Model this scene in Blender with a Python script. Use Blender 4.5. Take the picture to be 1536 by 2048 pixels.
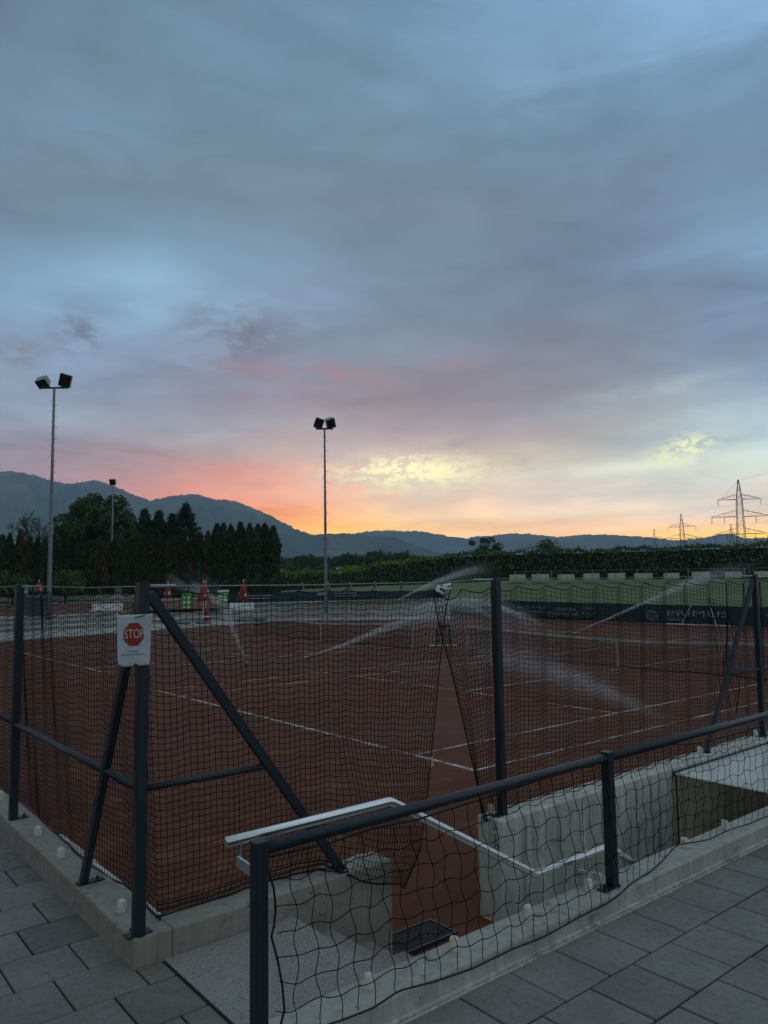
import bpy, math, random
import numpy as np
from math import sin, cos, pi, radians, sqrt, hypot, atan2
from mathutils import Vector, Matrix

random.seed(7); RNG = np.random.default_rng(7)
for _o in list(bpy.data.objects): bpy.data.objects.remove(_o, do_unlink=True)
SC = bpy.context.scene
COL = SC.collection

# ------------------------------------------------------------------ camera
CAM_LOC = Vector((-1.7511, -4.5018, 2.2))
CF = Vector((0.62891449, 0.77206949, 0.09151651)); CR = Vector((0.77610435, -0.6304268, -0.01496974)); CU = Vector((-0.04613679, -0.08044105, 0.99569103))
cd = bpy.data.cameras.new('camera'); cd.sensor_fit = 'VERTICAL'; cd.sensor_height = 24; cd.sensor_width = 24; cd.lens = 17.8357
cd.clip_start = 0.1; cd.clip_end = 40000
cam = bpy.data.objects.new('camera', cd); COL.objects.link(cam)
cam.matrix_world = Matrix(((CR.x, CU.x, -CF.x, CAM_LOC.x), (CR.y, CU.y, -CF.y, CAM_LOC.y), (CR.z, CU.z, -CF.z, CAM_LOC.z), (0, 0, 0, 1)))
SC.camera = cam
SC.render.resolution_x, SC.render.resolution_y = 768, 1024

# ------------------------------------------------------------------ world: dusk overcast sky
W = bpy.data.worlds.new('World'); SC.world = W; W.use_nodes = True
nt = W.node_tree; nt.nodes.clear()
YAW = radians(50.8343)
SKY_EL= [44, 39, 35, 31, 27.5, 24, 21, 18.7, 16.3, 13.6, 11.8, 9.9, 8, 6.2, 4.7, 3.7, 2.7]
SKY_AZ= [-30, -24, -18, -12, -6, 0, 6, 12, 18, 24, 30]
SKY=[
  [(0.122,0.195,0.27),(0.13,0.209,0.288),(0.14,0.226,0.308),(0.147,0.235,0.322),(0.148,0.241,0.336),(0.145,0.246,0.35),(0.163,0.28,0.41),(0.184,0.319,0.477),(0.2,0.351,0.535),(0.211,0.371,0.569),(0.216,0.381,0.578)] ,
  [(0.122,0.195,0.27),(0.13,0.208,0.287),(0.14,0.225,0.308),(0.147,0.235,0.322),(0.148,0.241,0.336),(0.145,0.246,0.349),(0.164,0.282,0.412),(0.184,0.32,0.479),(0.201,0.352,0.539),(0.211,0.372,0.57),(0.216,0.381,0.578)] ,
  [(0.125,0.198,0.275),(0.138,0.218,0.298),(0.148,0.236,0.317),(0.146,0.233,0.315),(0.146,0.235,0.317),(0.148,0.24,0.323),(0.164,0.272,0.377),(0.184,0.31,0.444),(0.198,0.338,0.5),(0.2,0.347,0.521),(0.216,0.381,0.578)] ,
  [(0.147,0.229,0.312),(0.157,0.246,0.331),(0.159,0.251,0.337),(0.149,0.235,0.312),(0.145,0.226,0.299),(0.144,0.22,0.29),(0.147,0.23,0.308),(0.149,0.242,0.327),(0.153,0.249,0.344),(0.16,0.262,0.373),(0.158,0.262,0.378)] ,
  [(0.155,0.24,0.323),(0.15,0.227,0.303),(0.148,0.219,0.287),(0.153,0.226,0.298),(0.158,0.231,0.302),(0.162,0.231,0.297),(0.155,0.219,0.287),(0.15,0.216,0.29),(0.149,0.225,0.305),(0.152,0.237,0.329),(0.144,0.225,0.317)] ,
  [(0.144,0.217,0.291),(0.161,0.249,0.333),(0.185,0.299,0.4),(0.184,0.289,0.385),(0.179,0.271,0.36),(0.169,0.248,0.327),(0.158,0.229,0.308),(0.152,0.22,0.302),(0.157,0.234,0.323),(0.178,0.279,0.391),(0.18,0.286,0.4)] ,
  [(0.175,0.274,0.375),(0.214,0.351,0.481),(0.261,0.436,0.589),(0.238,0.37,0.503),(0.208,0.306,0.414),(0.179,0.256,0.343),(0.164,0.229,0.31),(0.155,0.218,0.3),(0.168,0.246,0.34),(0.193,0.303,0.432),(0.23,0.379,0.548)] ,
  [(0.212,0.34,0.476),(0.231,0.363,0.505),(0.239,0.371,0.512),(0.217,0.301,0.406),(0.205,0.268,0.354),(0.193,0.255,0.332),(0.186,0.236,0.311),(0.179,0.226,0.3),(0.178,0.24,0.321),(0.18,0.267,0.376),(0.198,0.313,0.456)] ,
  [(0.228,0.329,0.456),(0.237,0.336,0.461),(0.244,0.337,0.461),(0.241,0.276,0.373),(0.236,0.254,0.333),(0.228,0.253,0.32),(0.22,0.24,0.307),(0.208,0.232,0.3),(0.192,0.237,0.312),(0.183,0.253,0.344),(0.163,0.24,0.335)] ,
  [(0.238,0.319,0.419),(0.239,0.311,0.409),(0.242,0.291,0.387),(0.262,0.269,0.346),(0.272,0.258,0.317),(0.272,0.247,0.289),(0.259,0.246,0.293),(0.251,0.257,0.311),(0.246,0.285,0.347),(0.253,0.336,0.43),(0.23,0.331,0.448)] ,
  [(0.25,0.322,0.408),(0.269,0.327,0.409),(0.296,0.331,0.404),(0.329,0.338,0.394),(0.349,0.331,0.373),(0.36,0.313,0.342),(0.336,0.303,0.332),(0.319,0.315,0.35),(0.315,0.361,0.405),(0.331,0.427,0.507),(0.323,0.445,0.556)] ,
  [(0.267,0.297,0.372),(0.278,0.28,0.344),(0.315,0.285,0.328),(0.4,0.331,0.343),(0.451,0.367,0.362),(0.468,0.392,0.381),(0.428,0.374,0.372),(0.397,0.375,0.381),(0.39,0.421,0.434),(0.429,0.53,0.556),(0.429,0.571,0.628)] ,
  [(0.259,0.236,0.297),(0.304,0.247,0.295),(0.408,0.276,0.297),(0.593,0.317,0.289),(0.651,0.38,0.318),(0.621,0.457,0.371),(0.608,0.523,0.434),(0.569,0.54,0.468),(0.508,0.511,0.476),(0.519,0.59,0.554),(0.533,0.647,0.616)] ,
  [(0.294,0.242,0.3),(0.361,0.254,0.292),(0.503,0.275,0.269),(0.746,0.316,0.247),(0.822,0.402,0.292),(0.787,0.513,0.381),(0.685,0.523,0.442),(0.606,0.533,0.485),(0.551,0.529,0.501),(0.551,0.579,0.544),(0.567,0.642,0.588)] ,
  [(0.343,0.227,0.27),(0.429,0.239,0.246),(0.607,0.267,0.203),(0.872,0.31,0.152),(0.954,0.436,0.215),(0.917,0.614,0.353),(0.819,0.592,0.42),(0.741,0.578,0.468),(0.685,0.57,0.487),(0.625,0.539,0.481),(0.561,0.529,0.507)] ,
  [(0.398,0.223,0.226),(0.49,0.237,0.21),(0.671,0.277,0.183),(0.908,0.414,0.141),(0.984,0.528,0.189),(0.956,0.63,0.296),(0.909,0.591,0.363),(0.866,0.572,0.4),(0.838,0.58,0.406),(0.796,0.57,0.38),(0.728,0.539,0.412)] ,
  [(0.402,0.223,0.223),(0.489,0.237,0.211),(0.67,0.276,0.182),(0.908,0.406,0.128),(0.99,0.515,0.169),(0.973,0.61,0.271),(0.93,0.566,0.298),(0.912,0.551,0.293),(0.926,0.57,0.245),(0.955,0.635,0.184),(0.961,0.631,0.146)] ,
]
EXPO = 0.42; HAZE = 1.9e-4
HX, HY, HT = 9050.0, 7900.0, 860.0                                # far sides and top of the haze
def through_air(c, e, a=0.0, src=(.095, .145, .19)):
    """sky radiance behind the haze layer that shows as colour c at azimuth a, elevation e"""
    th = YAW - radians(a); e = radians(max(e, .5))
    L = min(HX / max(cos(th), .2), HY / max(sin(th), .2), HT / max(math.tan(e), 1e-3)) / cos(e); T = math.exp(-HAZE * L); k = 2 ** EXPO
    return tuple(max(.01, (x / k - s * (1 - T)) / T) for x, s in zip(c, src))
SKY = [[through_air(tuple(x * (1.20 if e < 9 else 1.18) for x in c), e, a) for c, a in zip(row, SKY_AZ)] for row, e in zip(SKY, SKY_EL)]
class NT:
    """short hand for building node trees"""
    def __init__(s, tree): s.t = tree
    def n(s, typ, **kw):
        nd = s.t.nodes.new(typ)
        for k, v in kw.items(): setattr(nd, k, v)
        return nd
    def put(s, sock, v):
        if hasattr(v, 'is_output') or isinstance(v, bpy.types.NodeSocket): s.t.links.new(v, sock)
        elif isinstance(v, (tuple, list)) and len(v) == 3 and sock.type == 'RGBA': sock.default_value = (*v, 1)
        else: sock.default_value = v
    def m(s, op, a, b=0.0, c=0.0, clamp=False):
        nd = s.n('ShaderNodeMath', operation=op); nd.use_clamp = clamp
        for i, v in enumerate((a, b, c)): s.put(nd.inputs[i], v)
        return nd.outputs[0]
    def mix(s, f, a, b, mode='MIX', clamp=False):
        nd = s.n('ShaderNodeMix', data_type='RGBA', blend_type=mode); nd.clamp_factor = True
        s.put(nd.inputs[0], f); s.put(nd.inputs[6], a); s.put(nd.inputs[7], b)
        return nd.outputs[2]
    def noise(s, vec, scale, detail=4, rough=.55, dist=0.0):
        nd = s.n('ShaderNodeTexNoise'); s.put(nd.inputs['Vector'], vec)
        nd.inputs['Scale'].default_value = scale; nd.inputs['Detail'].default_value = detail
        nd.inputs['Roughness'].default_value = rough; nd.inputs['Distortion'].default_value = dist
        return nd.outputs[0]
    def voro(s, vec, scale, feature='F1', rnd=1.0):
        nd = s.n('ShaderNodeTexVoronoi', feature=feature); s.put(nd.inputs['Vector'], vec)
        nd.inputs['Scale'].default_value = scale; nd.inputs['Randomness'].default_value = rnd
        return nd.outputs
    def ramp(s, f, stops, interp='LINEAR'):
        nd = s.n('ShaderNodeValToRGB'); cr = nd.color_ramp; cr.interpolation = interp
        while len(cr.elements) < len(stops): cr.elements.new(0.5)
        for e, (p, c) in zip(cr.elements, stops):
            e.position = p; e.color = (*c, 1) if len(c) == 3 else c
        s.put(nd.inputs[0], f); return nd.outputs[0]
    def range(s, v, a, b, c=0.0, d=1.0, smooth=False):
        nd = s.n('ShaderNodeMapRange'); nd.clamp = True
        if smooth: nd.interpolation_type = 'SMOOTHSTEP'
        for i, x in enumerate((v, a, b, c, d)): s.put(nd.inputs[i], x)
        return nd.outputs[0]
    def comb(s, x, y, z):
        nd = s.n('ShaderNodeCombineXYZ')
        for i, v in enumerate((x, y, z)): s.put(nd.inputs[i], v)
        return nd.outputs[0]
    def sep(s, v):
        nd = s.n('ShaderNodeSeparateXYZ'); s.put(nd.inputs[0], v); return nd.outputs
    def vmul(s, v, k):
        nd = s.n('ShaderNodeVectorMath', operation='MULTIPLY'); s.put(nd.inputs[0], v); nd.inputs[1].default_value = k; return nd.outputs[0]

w = NT(nt)
dirv = w.n('ShaderNodeTexCoord').outputs['Generated']
dx, dy, dzz = w.sep(dirv)
fwd = w.m('ADD', w.m('MULTIPLY', dx, cos(YAW)), w.m('MULTIPLY', dy, sin(YAW)))
rgt = w.m('SUBTRACT', w.m('MULTIPLY', dx, sin(YAW)), w.m('MULTIPLY', dy, cos(YAW)))
az0 = w.m('MULTIPLY', w.m('ARCTAN2', rgt, fwd), 180 / pi)
el0 = w.m('MULTIPLY', w.m('ARCSINE', w.m('MAXIMUM', w.m('MINIMUM', dzz, 1.0), -1.0)), 180 / pi)
# cloud-deck coordinates (a flat deck seen in perspective) and streak coordinates
deckk = w.m('ADD', w.m('MAXIMUM', dzz, 0.0), 0.10)
deck = w.comb(w.m('DIVIDE', rgt, deckk), w.m('DIVIDE', fwd, deckk), 0.0)
strk = w.comb(w.m('MULTIPLY', az0, 0.055), w.m('MULTIPLY', el0, 0.24), 3.7)
n_big = w.noise(deck, 0.9, 5, .55, .6)
n_fine = w.noise(deck, 3.4, 6, .6, .8)
n_strk = w.noise(strk, 1.6, 6, .6, .7)
n_wis2 = w.noise(w.comb(w.m('MULTIPLY', az0, 0.42), w.m('MULTIPLY', el0, 0.80), 4.4), 1.5, 7, .68, .25)
n_wis3 = w.noise(w.comb(w.m('MULTIPLY', az0, 1.0), w.m('MULTIPLY', el0, 1.9), 7.7), 1.5, 6, .7, .3)
n_wisp = w.noise(w.comb(w.m('MULTIPLY', az0, 0.16), w.m('MULTIPLY', el0, 0.34), 9.1), 1.5, 7, .64, .3)
lowf = w.range(el0, 3.0, 16.0, 0.30, 1.0)
elw = w.m('ADD', el0, w.m('MULTIPLY', w.m('ADD', w.m('MULTIPLY', w.m('SUBTRACT', n_strk, .5), 3.6), w.m('MULTIPLY', w.m('SUBTRACT', n_big, .5), 7.0)), lowf))
azw = w.m('ADD', az0, w.m('MULTIPLY', w.m('SUBTRACT', n_big, .5), 12.0))
fac = w.m('ADD', w.m('MULTIPLY', azw, 1 / 360), .5)
NEUT, NEUT_L, NEUT_R = (0.25, 0.295, 0.325), (0.135, 0.170, 0.195), (0.370, 0.430, 0.470)   # out-of-view sky, shaped to light the walls: darker left, brighter right, as in view
def rowramp(row):
    mean = [sum(c[k] for c in row) / len(row) for k in range(3)]
    el_, er_ = ([mean[k] * .3 + q[k] * .7 for k in range(3)] for q in (NEUT_L, NEUT_R))
    st = [(0.0, NEUT), (.5 - 110 / 360, NEUT_L), (.5 - 60 / 360, tuple(el_))] + [(.5 + a / 360, c) for a, c in zip(SKY_AZ, row)] + [(.5 + 60 / 360, tuple(er_)), (.5 + 110 / 360, NEUT_R), (1.0, NEUT)]
    return w.ramp(fac, st)
col = w.mix(w.range(el0, 42.0, 74.0), rowramp(SKY[0]), (.34, .42, .49))
for i in range(1, len(SKY_EL)):
    f = w.range(elw, SKY_EL[i], SKY_EL[i - 1], 1.0, 0.0)
    col = w.mix(f, col, rowramp(SKY[i]))
# brightness structure of the cloud deck
mod = w.m('ADD', 1.0, w.m('ADD', w.m('MULTIPLY', w.m('SUBTRACT', n_big, .5), .50), w.m('ADD', w.m('MULTIPLY', w.m('SUBTRACT', n_fine, .5), .40), w.m('MULTIPLY', w.m('SUBTRACT', n_strk, .5), w.range(el0, 6.0, 26.0, 1.10, .45)))))
col = w.mix(1.0, col, w.comb(mod, mod, mod), 'MULTIPLY')
def gauss(a, e, sa, se, warp=2.2, rot=0.0):
    A = w.m('SUBTRACT', w.m('ADD', az0, w.m('MULTIPLY', w.m('SUBTRACT', n_wisp, .5), warp * 1.6)), a)
    B = w.m('SUBTRACT', w.m('ADD', el0, w.m('MULTIPLY', w.m('SUBTRACT', n_wisp, .5), warp)), e)
    if rot:
        A, B = w.m('ADD', w.m('MULTIPLY', A, cos(rot)), w.m('MULTIPLY', B, sin(rot))), w.m('SUBTRACT', w.m('MULTIPLY', B, cos(rot)), w.m('MULTIPLY', A, sin(rot)))
    q = w.m('ADD', w.m('POWER', w.m('ABSOLUTE', w.m('DIVIDE', A, sa)), 2.0), w.m('POWER', w.m('ABSOLUTE', w.m('DIVIDE', B, se)), 2.0))
    return w.m('EXPONENT', w.m('MULTIPLY', q, -1.0))
def feature(col, a, e, sa, se, c, k, lo=.35, hi=.62, warp=2.2, rot=0.0, fine=.35):
    g = gauss(a, e, sa, se, warp, rot)
    nn = w.m('ADD', w.m('MULTIPLY', n_wisp, 1 - abs(fine)), w.m('MULTIPLY', n_wis3 if fine < 0 else n_wis2, abs(fine)))
    mask = w.m('MULTIPLY', g, w.range(nn, lo, hi, 0.0, k, True))
    return w.mix(mask, col, through_air(c, e, a))
col = feature(col, -16.3, 21.2, 5.0, 1.3, (.33, .50, .66), .5)
col = feature(col, -10.5, 18.4, 4.4, 2.4, (.205, .220, .295), .9, .40, .57, 2.4, 0, .3)
col = feature(col, -22.4, 17.4, 1.7, 1.5, (.180, .225, .305), .9, .38, .52, 2.4, 0, .4)
col = feature(col, -25.8, 15.9, 1.8, .9, (.225, .245, .310), .75, .40, .56, 2.4, 0, .4)
col = feature(col, -5.0, 15.7, 4.4, .65, (.45, .27, .29), .9, .41, .56, 2.2, -.10, .5)
col = feature(col, -11.5, 15.9, 2.4, .5, (.34, .24, .28), .55, .42, .58, 2.0, -.1, .5)
col = feature(col, 6.4, 16.3, 2.2, .5, (.40, .26, .27), .65, .44, .60, 2.0, .1, .5)
col = feature(col, -5.5, 13.6, 6.0, .7, (.34, .25, .28), .5, .42, .60, 1.6, 0, .4)
col = feature(col, 21.0, 13.4, 6.5, .55, (.44, .54, .58), .7, .40, .60, 1.2, .10)
col = feature(col, 15.0, 11.9, 7.5, .45, (.40, .44, .46), .6, .40, .60, 1.0, .06)
col = feature(col, 24.0, 10.9, 4.5, .8, (.50, .62, .64), .7, .40, .58, 1.4, .10)
col = feature(col, 19.1, 7.95, 7.0, .60, (.80, .86, .74), .95, .33, .52, 1.2, .03)
col = feature(col, 21.8, 8.9, 1.9, .8, (.95, .97, .60), 1.0, .45, .54, 1.6, .25, -.6)
col = feature(col, 12.0, 4.8, 7.0, .40, (.86, .78, .62), .85, .36, .60, .9)
col = feature(col, -3.0, 9.6, 6.0, .6, (.62, .50, .46), .5, .40, .62, 1.2, .06)
col = feature(col, 2.2, 7.5, 5.6, 1.5, (.78, .75, .63), .9, .30, .52, 1.4, 0, .4)
col = feature(col, 1.6, 7.8, 5.0, 1.35, (.95, .92, .60), 1.0, .455, .54, 1.6, .04, -.65)
col = feature(col, 2.2, 8.2, 3.8, .75, (1.15, 1.08, .60), 1.0, .45, .53, 1.4, -.03, -.6)

nish = w.n('ShaderNodeTexSky', sky_type='NISHITA'); nish.sun_disc = False
SUN_AZ = YAW - radians(2.0)            # the sun is just below the bright gap in the cloud, right of the tall lamp
nish.sun_elevation = radians(1.2); nish.sun_rotation = pi / 2 - SUN_AZ
ground_f = w.range(el0, -3.0, 0.0, 0.0, 1.0)
bg1 = w.n('ShaderNodeBackground'); w.put(bg1.inputs[0], nish.outputs[0]); bg1.inputs[1].default_value = 0.05
bg2 = w.n('ShaderNodeBackground'); w.put(bg2.inputs[0], col); bg2.inputs[1].default_value = 1.0
mixs = w.n('ShaderNodeMixShader'); mixs.inputs[0].default_value = 0.97   # heavy cloud in front of the clear sky
nt.links.new(bg1.outputs[0], mixs.inputs[1]); nt.links.new(bg2.outputs[0], mixs.inputs[2])
nt.links.new(mixs.outputs[0], w.n('ShaderNodeOutputWorld').inputs[0])
W.cycles.sampling_method = 'MANUAL'; W.cycles.sample_map_resolution = 512

sd = bpy.data.lights.new('sun', 'SUN'); sd.energy = 0.06; sd.angle = radians(14); sd.color = (1.0, .72, .48)
sun = bpy.data.objects.new('sun', sd); COL.objects.link(sun)
sdir = Vector((cos(SUN_AZ) * cos(radians(4)), sin(SUN_AZ) * cos(radians(4)), sin(radians(4))))
sun.rotation_euler = sdir.to_track_quat('Z', 'Y').to_euler()
SC.view_settings.view_transform = 'Standard'; SC.view_settings.look = 'None'
SC.view_settings.exposure = EXPO; SC.view_settings.gamma = 1.0; SC.view_settings.use_curve_mapping = False
SC.render.engine = 'CYCLES'
cy = SC.cycles
cy.max_bounces = 5; cy.diffuse_bounces = 3; cy.glossy_bounces = 3; cy.transparent_max_bounces = 24; cy.transmission_bounces = 4; cy.volume_bounces = 0
cy.use_denoising = True; cy.use_adaptive_sampling = False; cy.caustics_reflective = False; cy.caustics_refractive = False
try: cy.denoiser = 'OPENIMAGEDENOISE'
except Exception: pass

# ------------------------------------------------------------------ mesh helpers
class MB:
    def __init__(s): s.v = []; s.f = []; s.smooth = False
    def add(s, vs, fs):
        b = len(s.v); s.v += [tuple(p) for p in vs]; s.f += [tuple(i + b for i in f) for f in fs]; return s
    def box(s, c, d, rz=0.0, mat=None):
        x, y, z = d[0] / 2, d[1] / 2, d[2] / 2
        P = [(-x, -y, -z), (x, -y, -z), (x, y, -z), (-x, y, -z), (-x, -y, z), (x, -y, z), (x, y, z), (-x, y, z)]
        if mat is not None: P = [tuple(mat @ Vector(p)) for p in P]
        elif rz: P = [(p[0] * cos(rz) - p[1] * sin(rz), p[0] * sin(rz) + p[1] * cos(rz), p[2]) for p in P]
        P = [(p[0] + c[0], p[1] + c[1], p[2] + c[2]) for p in P]
        return s.add(P, [(3, 2, 1, 0), (4, 5, 6, 7), (0, 1, 5, 4), (1, 2, 6, 5), (2, 3, 7, 6), (3, 0, 4, 7)])
    def bb(s, a, b):
        return s.box(tuple((a[i] + b[i]) / 2 for i in range(3)), tuple(abs(b[i] - a[i]) for i in range(3)))
    def bar(s, a, b, wd, hd, up=(0, 0, 1)):
        a = Vector(a); b = Vector(b); t = (b - a); L = t.length; t.normalize(); u = Vector(up)
        if abs(t.dot(u)) > .98: u = Vector((1, 0, 0))
        sx = t.cross(u).normalized(); sy = sx.cross(t)
        return s.box((a + b) / 2, (wd, L, hd), mat=Matrix((sx, t, sy)).transposed())
    def tube(s, pts, r, n=6, cap=True, closed=False):
        P = [Vector(p) for p in pts]; m = len(P)
        rs = r if isinstance(r, (list, tuple)) else [r] * m
        t0 = (P[1] - P[0]).normalized(); u = Vector((0, 0, 1)) if abs(t0.z) < .9 else Vector((1, 0, 0))
        sx = t0.cross(u).normalized(); b = len(s.v)
        for i in range(m):
            if closed: t = (P[(i + 1) % m] - P[i - 1])
            else: t = (P[min(i + 1, m - 1)] - P[max(i - 1, 0)])
            if t.length < 1e-9: t = t0.copy()
            t.normalize(); sx = (sx - t * sx.dot(t))
            if sx.length < 1e-6: sx = t.orthogonal()
            sx.normalize(); sy = t.cross(sx)
            for k in range(n):
                a = 2 * pi * k / n; s.v.append(tuple(P[i] + (sx * cos(a) + sy * sin(a)) * rs[i]))
        for i in range(m if closed else m - 1):
            j = (i + 1) % m
            for k in range(n): s.f.append((b + i * n + k, b + i * n + (k + 1) % n, b + j * n + (k + 1) % n, b + j * n + k))
        if cap and not closed:
            s.f.append(tuple(b + k for k in reversed(range(n)))); s.f.append(tuple(b + (m - 1) * n + k for k in range(n)))
        return s
    def lathe(s, prof, n=12, c=(0, 0, 0)):
        b = len(s.v); m = len(prof)
        for r, z in prof:
            for k in range(n): s.v.append((c[0] + r * cos(2 * pi * k / n), c[1] + r * sin(2 * pi * k / n), c[2] + z))
        for i in range(m - 1):
            for k in range(n): s.f.append((b + i * n + k, b + i * n + (k + 1) % n, b + (i + 1) * n + (k + 1) % n, b + (i + 1) * n + k))
        s.f.append(tuple(b + k for k in reversed(range(n)))); s.f.append(tuple(b + (m - 1) * n + k for k in range(n)))
        return s
    def grid(s, fn, nu, nv):
        b = len(s.v)
        for j in range(nv + 1):
            for i in range(nu + 1): s.v.append(tuple(fn(i / nu, j / nv)))
        for j in range(nv):
            for i in range(nu): q = b + j * (nu + 1) + i; s.f.append((q, q + 1, q + nu + 2, q + nu + 1))
        return s
    def strand(s, P, r, ref):
        """thin three-sided cord along the rows of array P"""
        P = np.asarray(P, float); m = len(P)
        T = np.gradient(P, axis=0); T /= (np.linalg.norm(T, axis=1)[:, None] + 1e-12)
        A = np.cross(T, np.asarray(ref, float)); A /= (np.linalg.norm(A, axis=1)[:, None] + 1e-9); B = np.cross(T, A)
        b = len(s.v)
        V = np.stack([P + r * (A * cos(a) + B * sin(a)) for a in (0, 2.0944, 4.1888)], 1).reshape(-1, 3)
        s.v += [tuple(q) for q in V.tolist()]
        for i in range(m - 1):
            q = b + 3 * i
            s.f += [(q, q + 1, q + 4, q + 3), (q + 1, q + 2, q + 5, q + 4), (q + 2, q, q + 3, q + 5)]
        return s
    def mesh(s, name, mats, bevel=0.0):
        me = bpy.data.meshes.new(name); me.from_pydata(s.v, [], s.f)
        for m_ in (mats if isinstance(mats, (list, tuple)) else [mats]): me.materials.append(m_)
        if s.smooth: me.polygons.foreach_set('use_smooth', [True] * len(me.polygons))
        me.update(); return me

def link(name, me, parent=None, loc=None):
    o = bpy.data.objects.new(name, me); COL.objects.link(o)
    if parent is not None: o.parent = parent
    if loc is not None: o.location = loc
    return o
def part(name, mb, mt, parent, kind=None, label=None, bevel=0.0, smooth=False, loc=None):
    mb.smooth = smooth
    o = link(name, mb.mesh(name, mt), parent, loc)
    if bevel: 
        bv = o.modifiers.new('bevel', 'BEVEL'); bv.width = bevel; bv.segments = 2; bv.limit_method = 'ANGLE'
    if kind: o['kind'] = kind
    if label: o['label'] = label
    return o
def tag(o, label, cat, group=None):
    o['label'] = label; o['category'] = cat
    if group: o['group'] = group
    return o
def thing(name, label, cat, loc=(0, 0, 0), rz=0.0, group=None):
    o = bpy.data.objects.new(name, None); COL.objects.link(o); o.location = loc; o.rotation_euler = (0, 0, rz)
    o.empty_display_size = .2
    return tag(o, label, cat, group)
def struct(name, mb, mt, bevel=0.0, smooth=False):
    return part(name, mb, mt, None, 'structure', bevel=bevel, smooth=smooth)
def copy_tree(o, parent=None):
    c = o.copy(); COL.objects.link(c)
    if parent is not None: c.parent = parent
    for ch in list(o.children): copy_tree(ch, c)
    return c
ORD = ['first', 'second', 'third', 'fourth', 'fifth', 'sixth', 'seventh', 'eighth', 'ninth', 'tenth', 'eleventh', 'twelfth', 'thirteenth', 'fourteenth', 'fifteenth', 'sixteenth', 'seventeenth', 'eighteenth', 'nineteenth', 'twentieth']
def lerp(a, b, t): return a + (b - a) * t
def zp(x, y): return -0.88925 + 0.029347 * x + 0.009147 * y      # the gently rising ground beyond the courts

# ------------------------------------------------------------------ materials
MATS = {}
def mat(name, fn=None, **kw):
    m_ = bpy.data.materials.new(name); m_.use_nodes = True; t = m_.node_tree; t.nodes.clear()
    g = NT(t); bs = g.n('ShaderNodeBsdfPrincipled'); out = g.n('ShaderNodeOutputMaterial'); t.links.new(bs.outputs[0], out.inputs[0])
    bs.inputs['Roughness'].default_value = kw.get('rough', .7); bs.inputs['Metallic'].default_value = kw.get('metal', 0)
    bs.inputs['Specular IOR Level'].default_value = kw.get('spec', .4)
    pos = g.n('ShaderNodeNewGeometry').outputs['Position']
    if fn is None:
        c = kw['col']; v = kw.get('var', .18)
        nz = g.noise(pos, kw.get('scale', 6), 5, .6)
        cc = g.mix(g.range(nz, .3, .7), tuple(x * (1 - v) for x in c), tuple(x * (1 + v) for x in c))
        bump = (g.noise(pos, kw.get('bscale', 60), 3), kw.get('bump', 0.0))
    else:
        cc, bump = fn(g, pos, bs)
    g.put(bs.inputs['Base Color'], cc)
    if bump and bump[1]:
        bn = g.n('ShaderNodeBump'); bn.inputs['Strength'].default_value = bump[1]; bn.inputs['Distance'].default_value = bump[2] if len(bump) > 2 else .01
        g.put(bn.inputs['Height'], bump[0]); t.links.new(bn.outputs[0], bs.inputs['Normal'])
    MATS[name] = m_; return m_

def _clay(g, pos, bs):
    n1 = g.noise(pos, .35, 6, .6, .4); n2 = g.noise(pos, 2.2, 6, .65, .3); n3 = g.noise(pos, 140, 3, .7)
    c = g.mix(g.range(n1, .32, .68), (.100, .038, .023), (.136, .055, .034))
    c = g.mix(g.m('MULTIPLY', g.range(n2, .50, .72), .75), c, (.215, .10, .060))
    c = g.mix(g.m('MULTIPLY', g.range(n3, .55, .8), .35), c, (.19, .085, .048))
    sw = g.noise(g.vmul(pos, (1.1, 16, 1)), 1.0, 5, .7, .4); c = g.mix(g.m('MULTIPLY', g.range(sw, .50, .68), .35), c, (.17, .07, .04))
    wet = g.range(g.noise(pos, .12, 4, .6), .42, .62)
    c = g.mix(g.m('MULTIPLY', wet, .65), c, (.084, .034, .021))
    g.put(bs.inputs['Roughness'], g.range(wet, 0, 1, .9, .62)); bs.inputs['Specular IOR Level'].default_value = .07
    return c, (g.m('ADD', n3, n2), .35, .004)
mat('clay', _clay)
mat('clay_upper', col=(.135, .05, .03), rough=.9, scale=1.5, var=.2)

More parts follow.
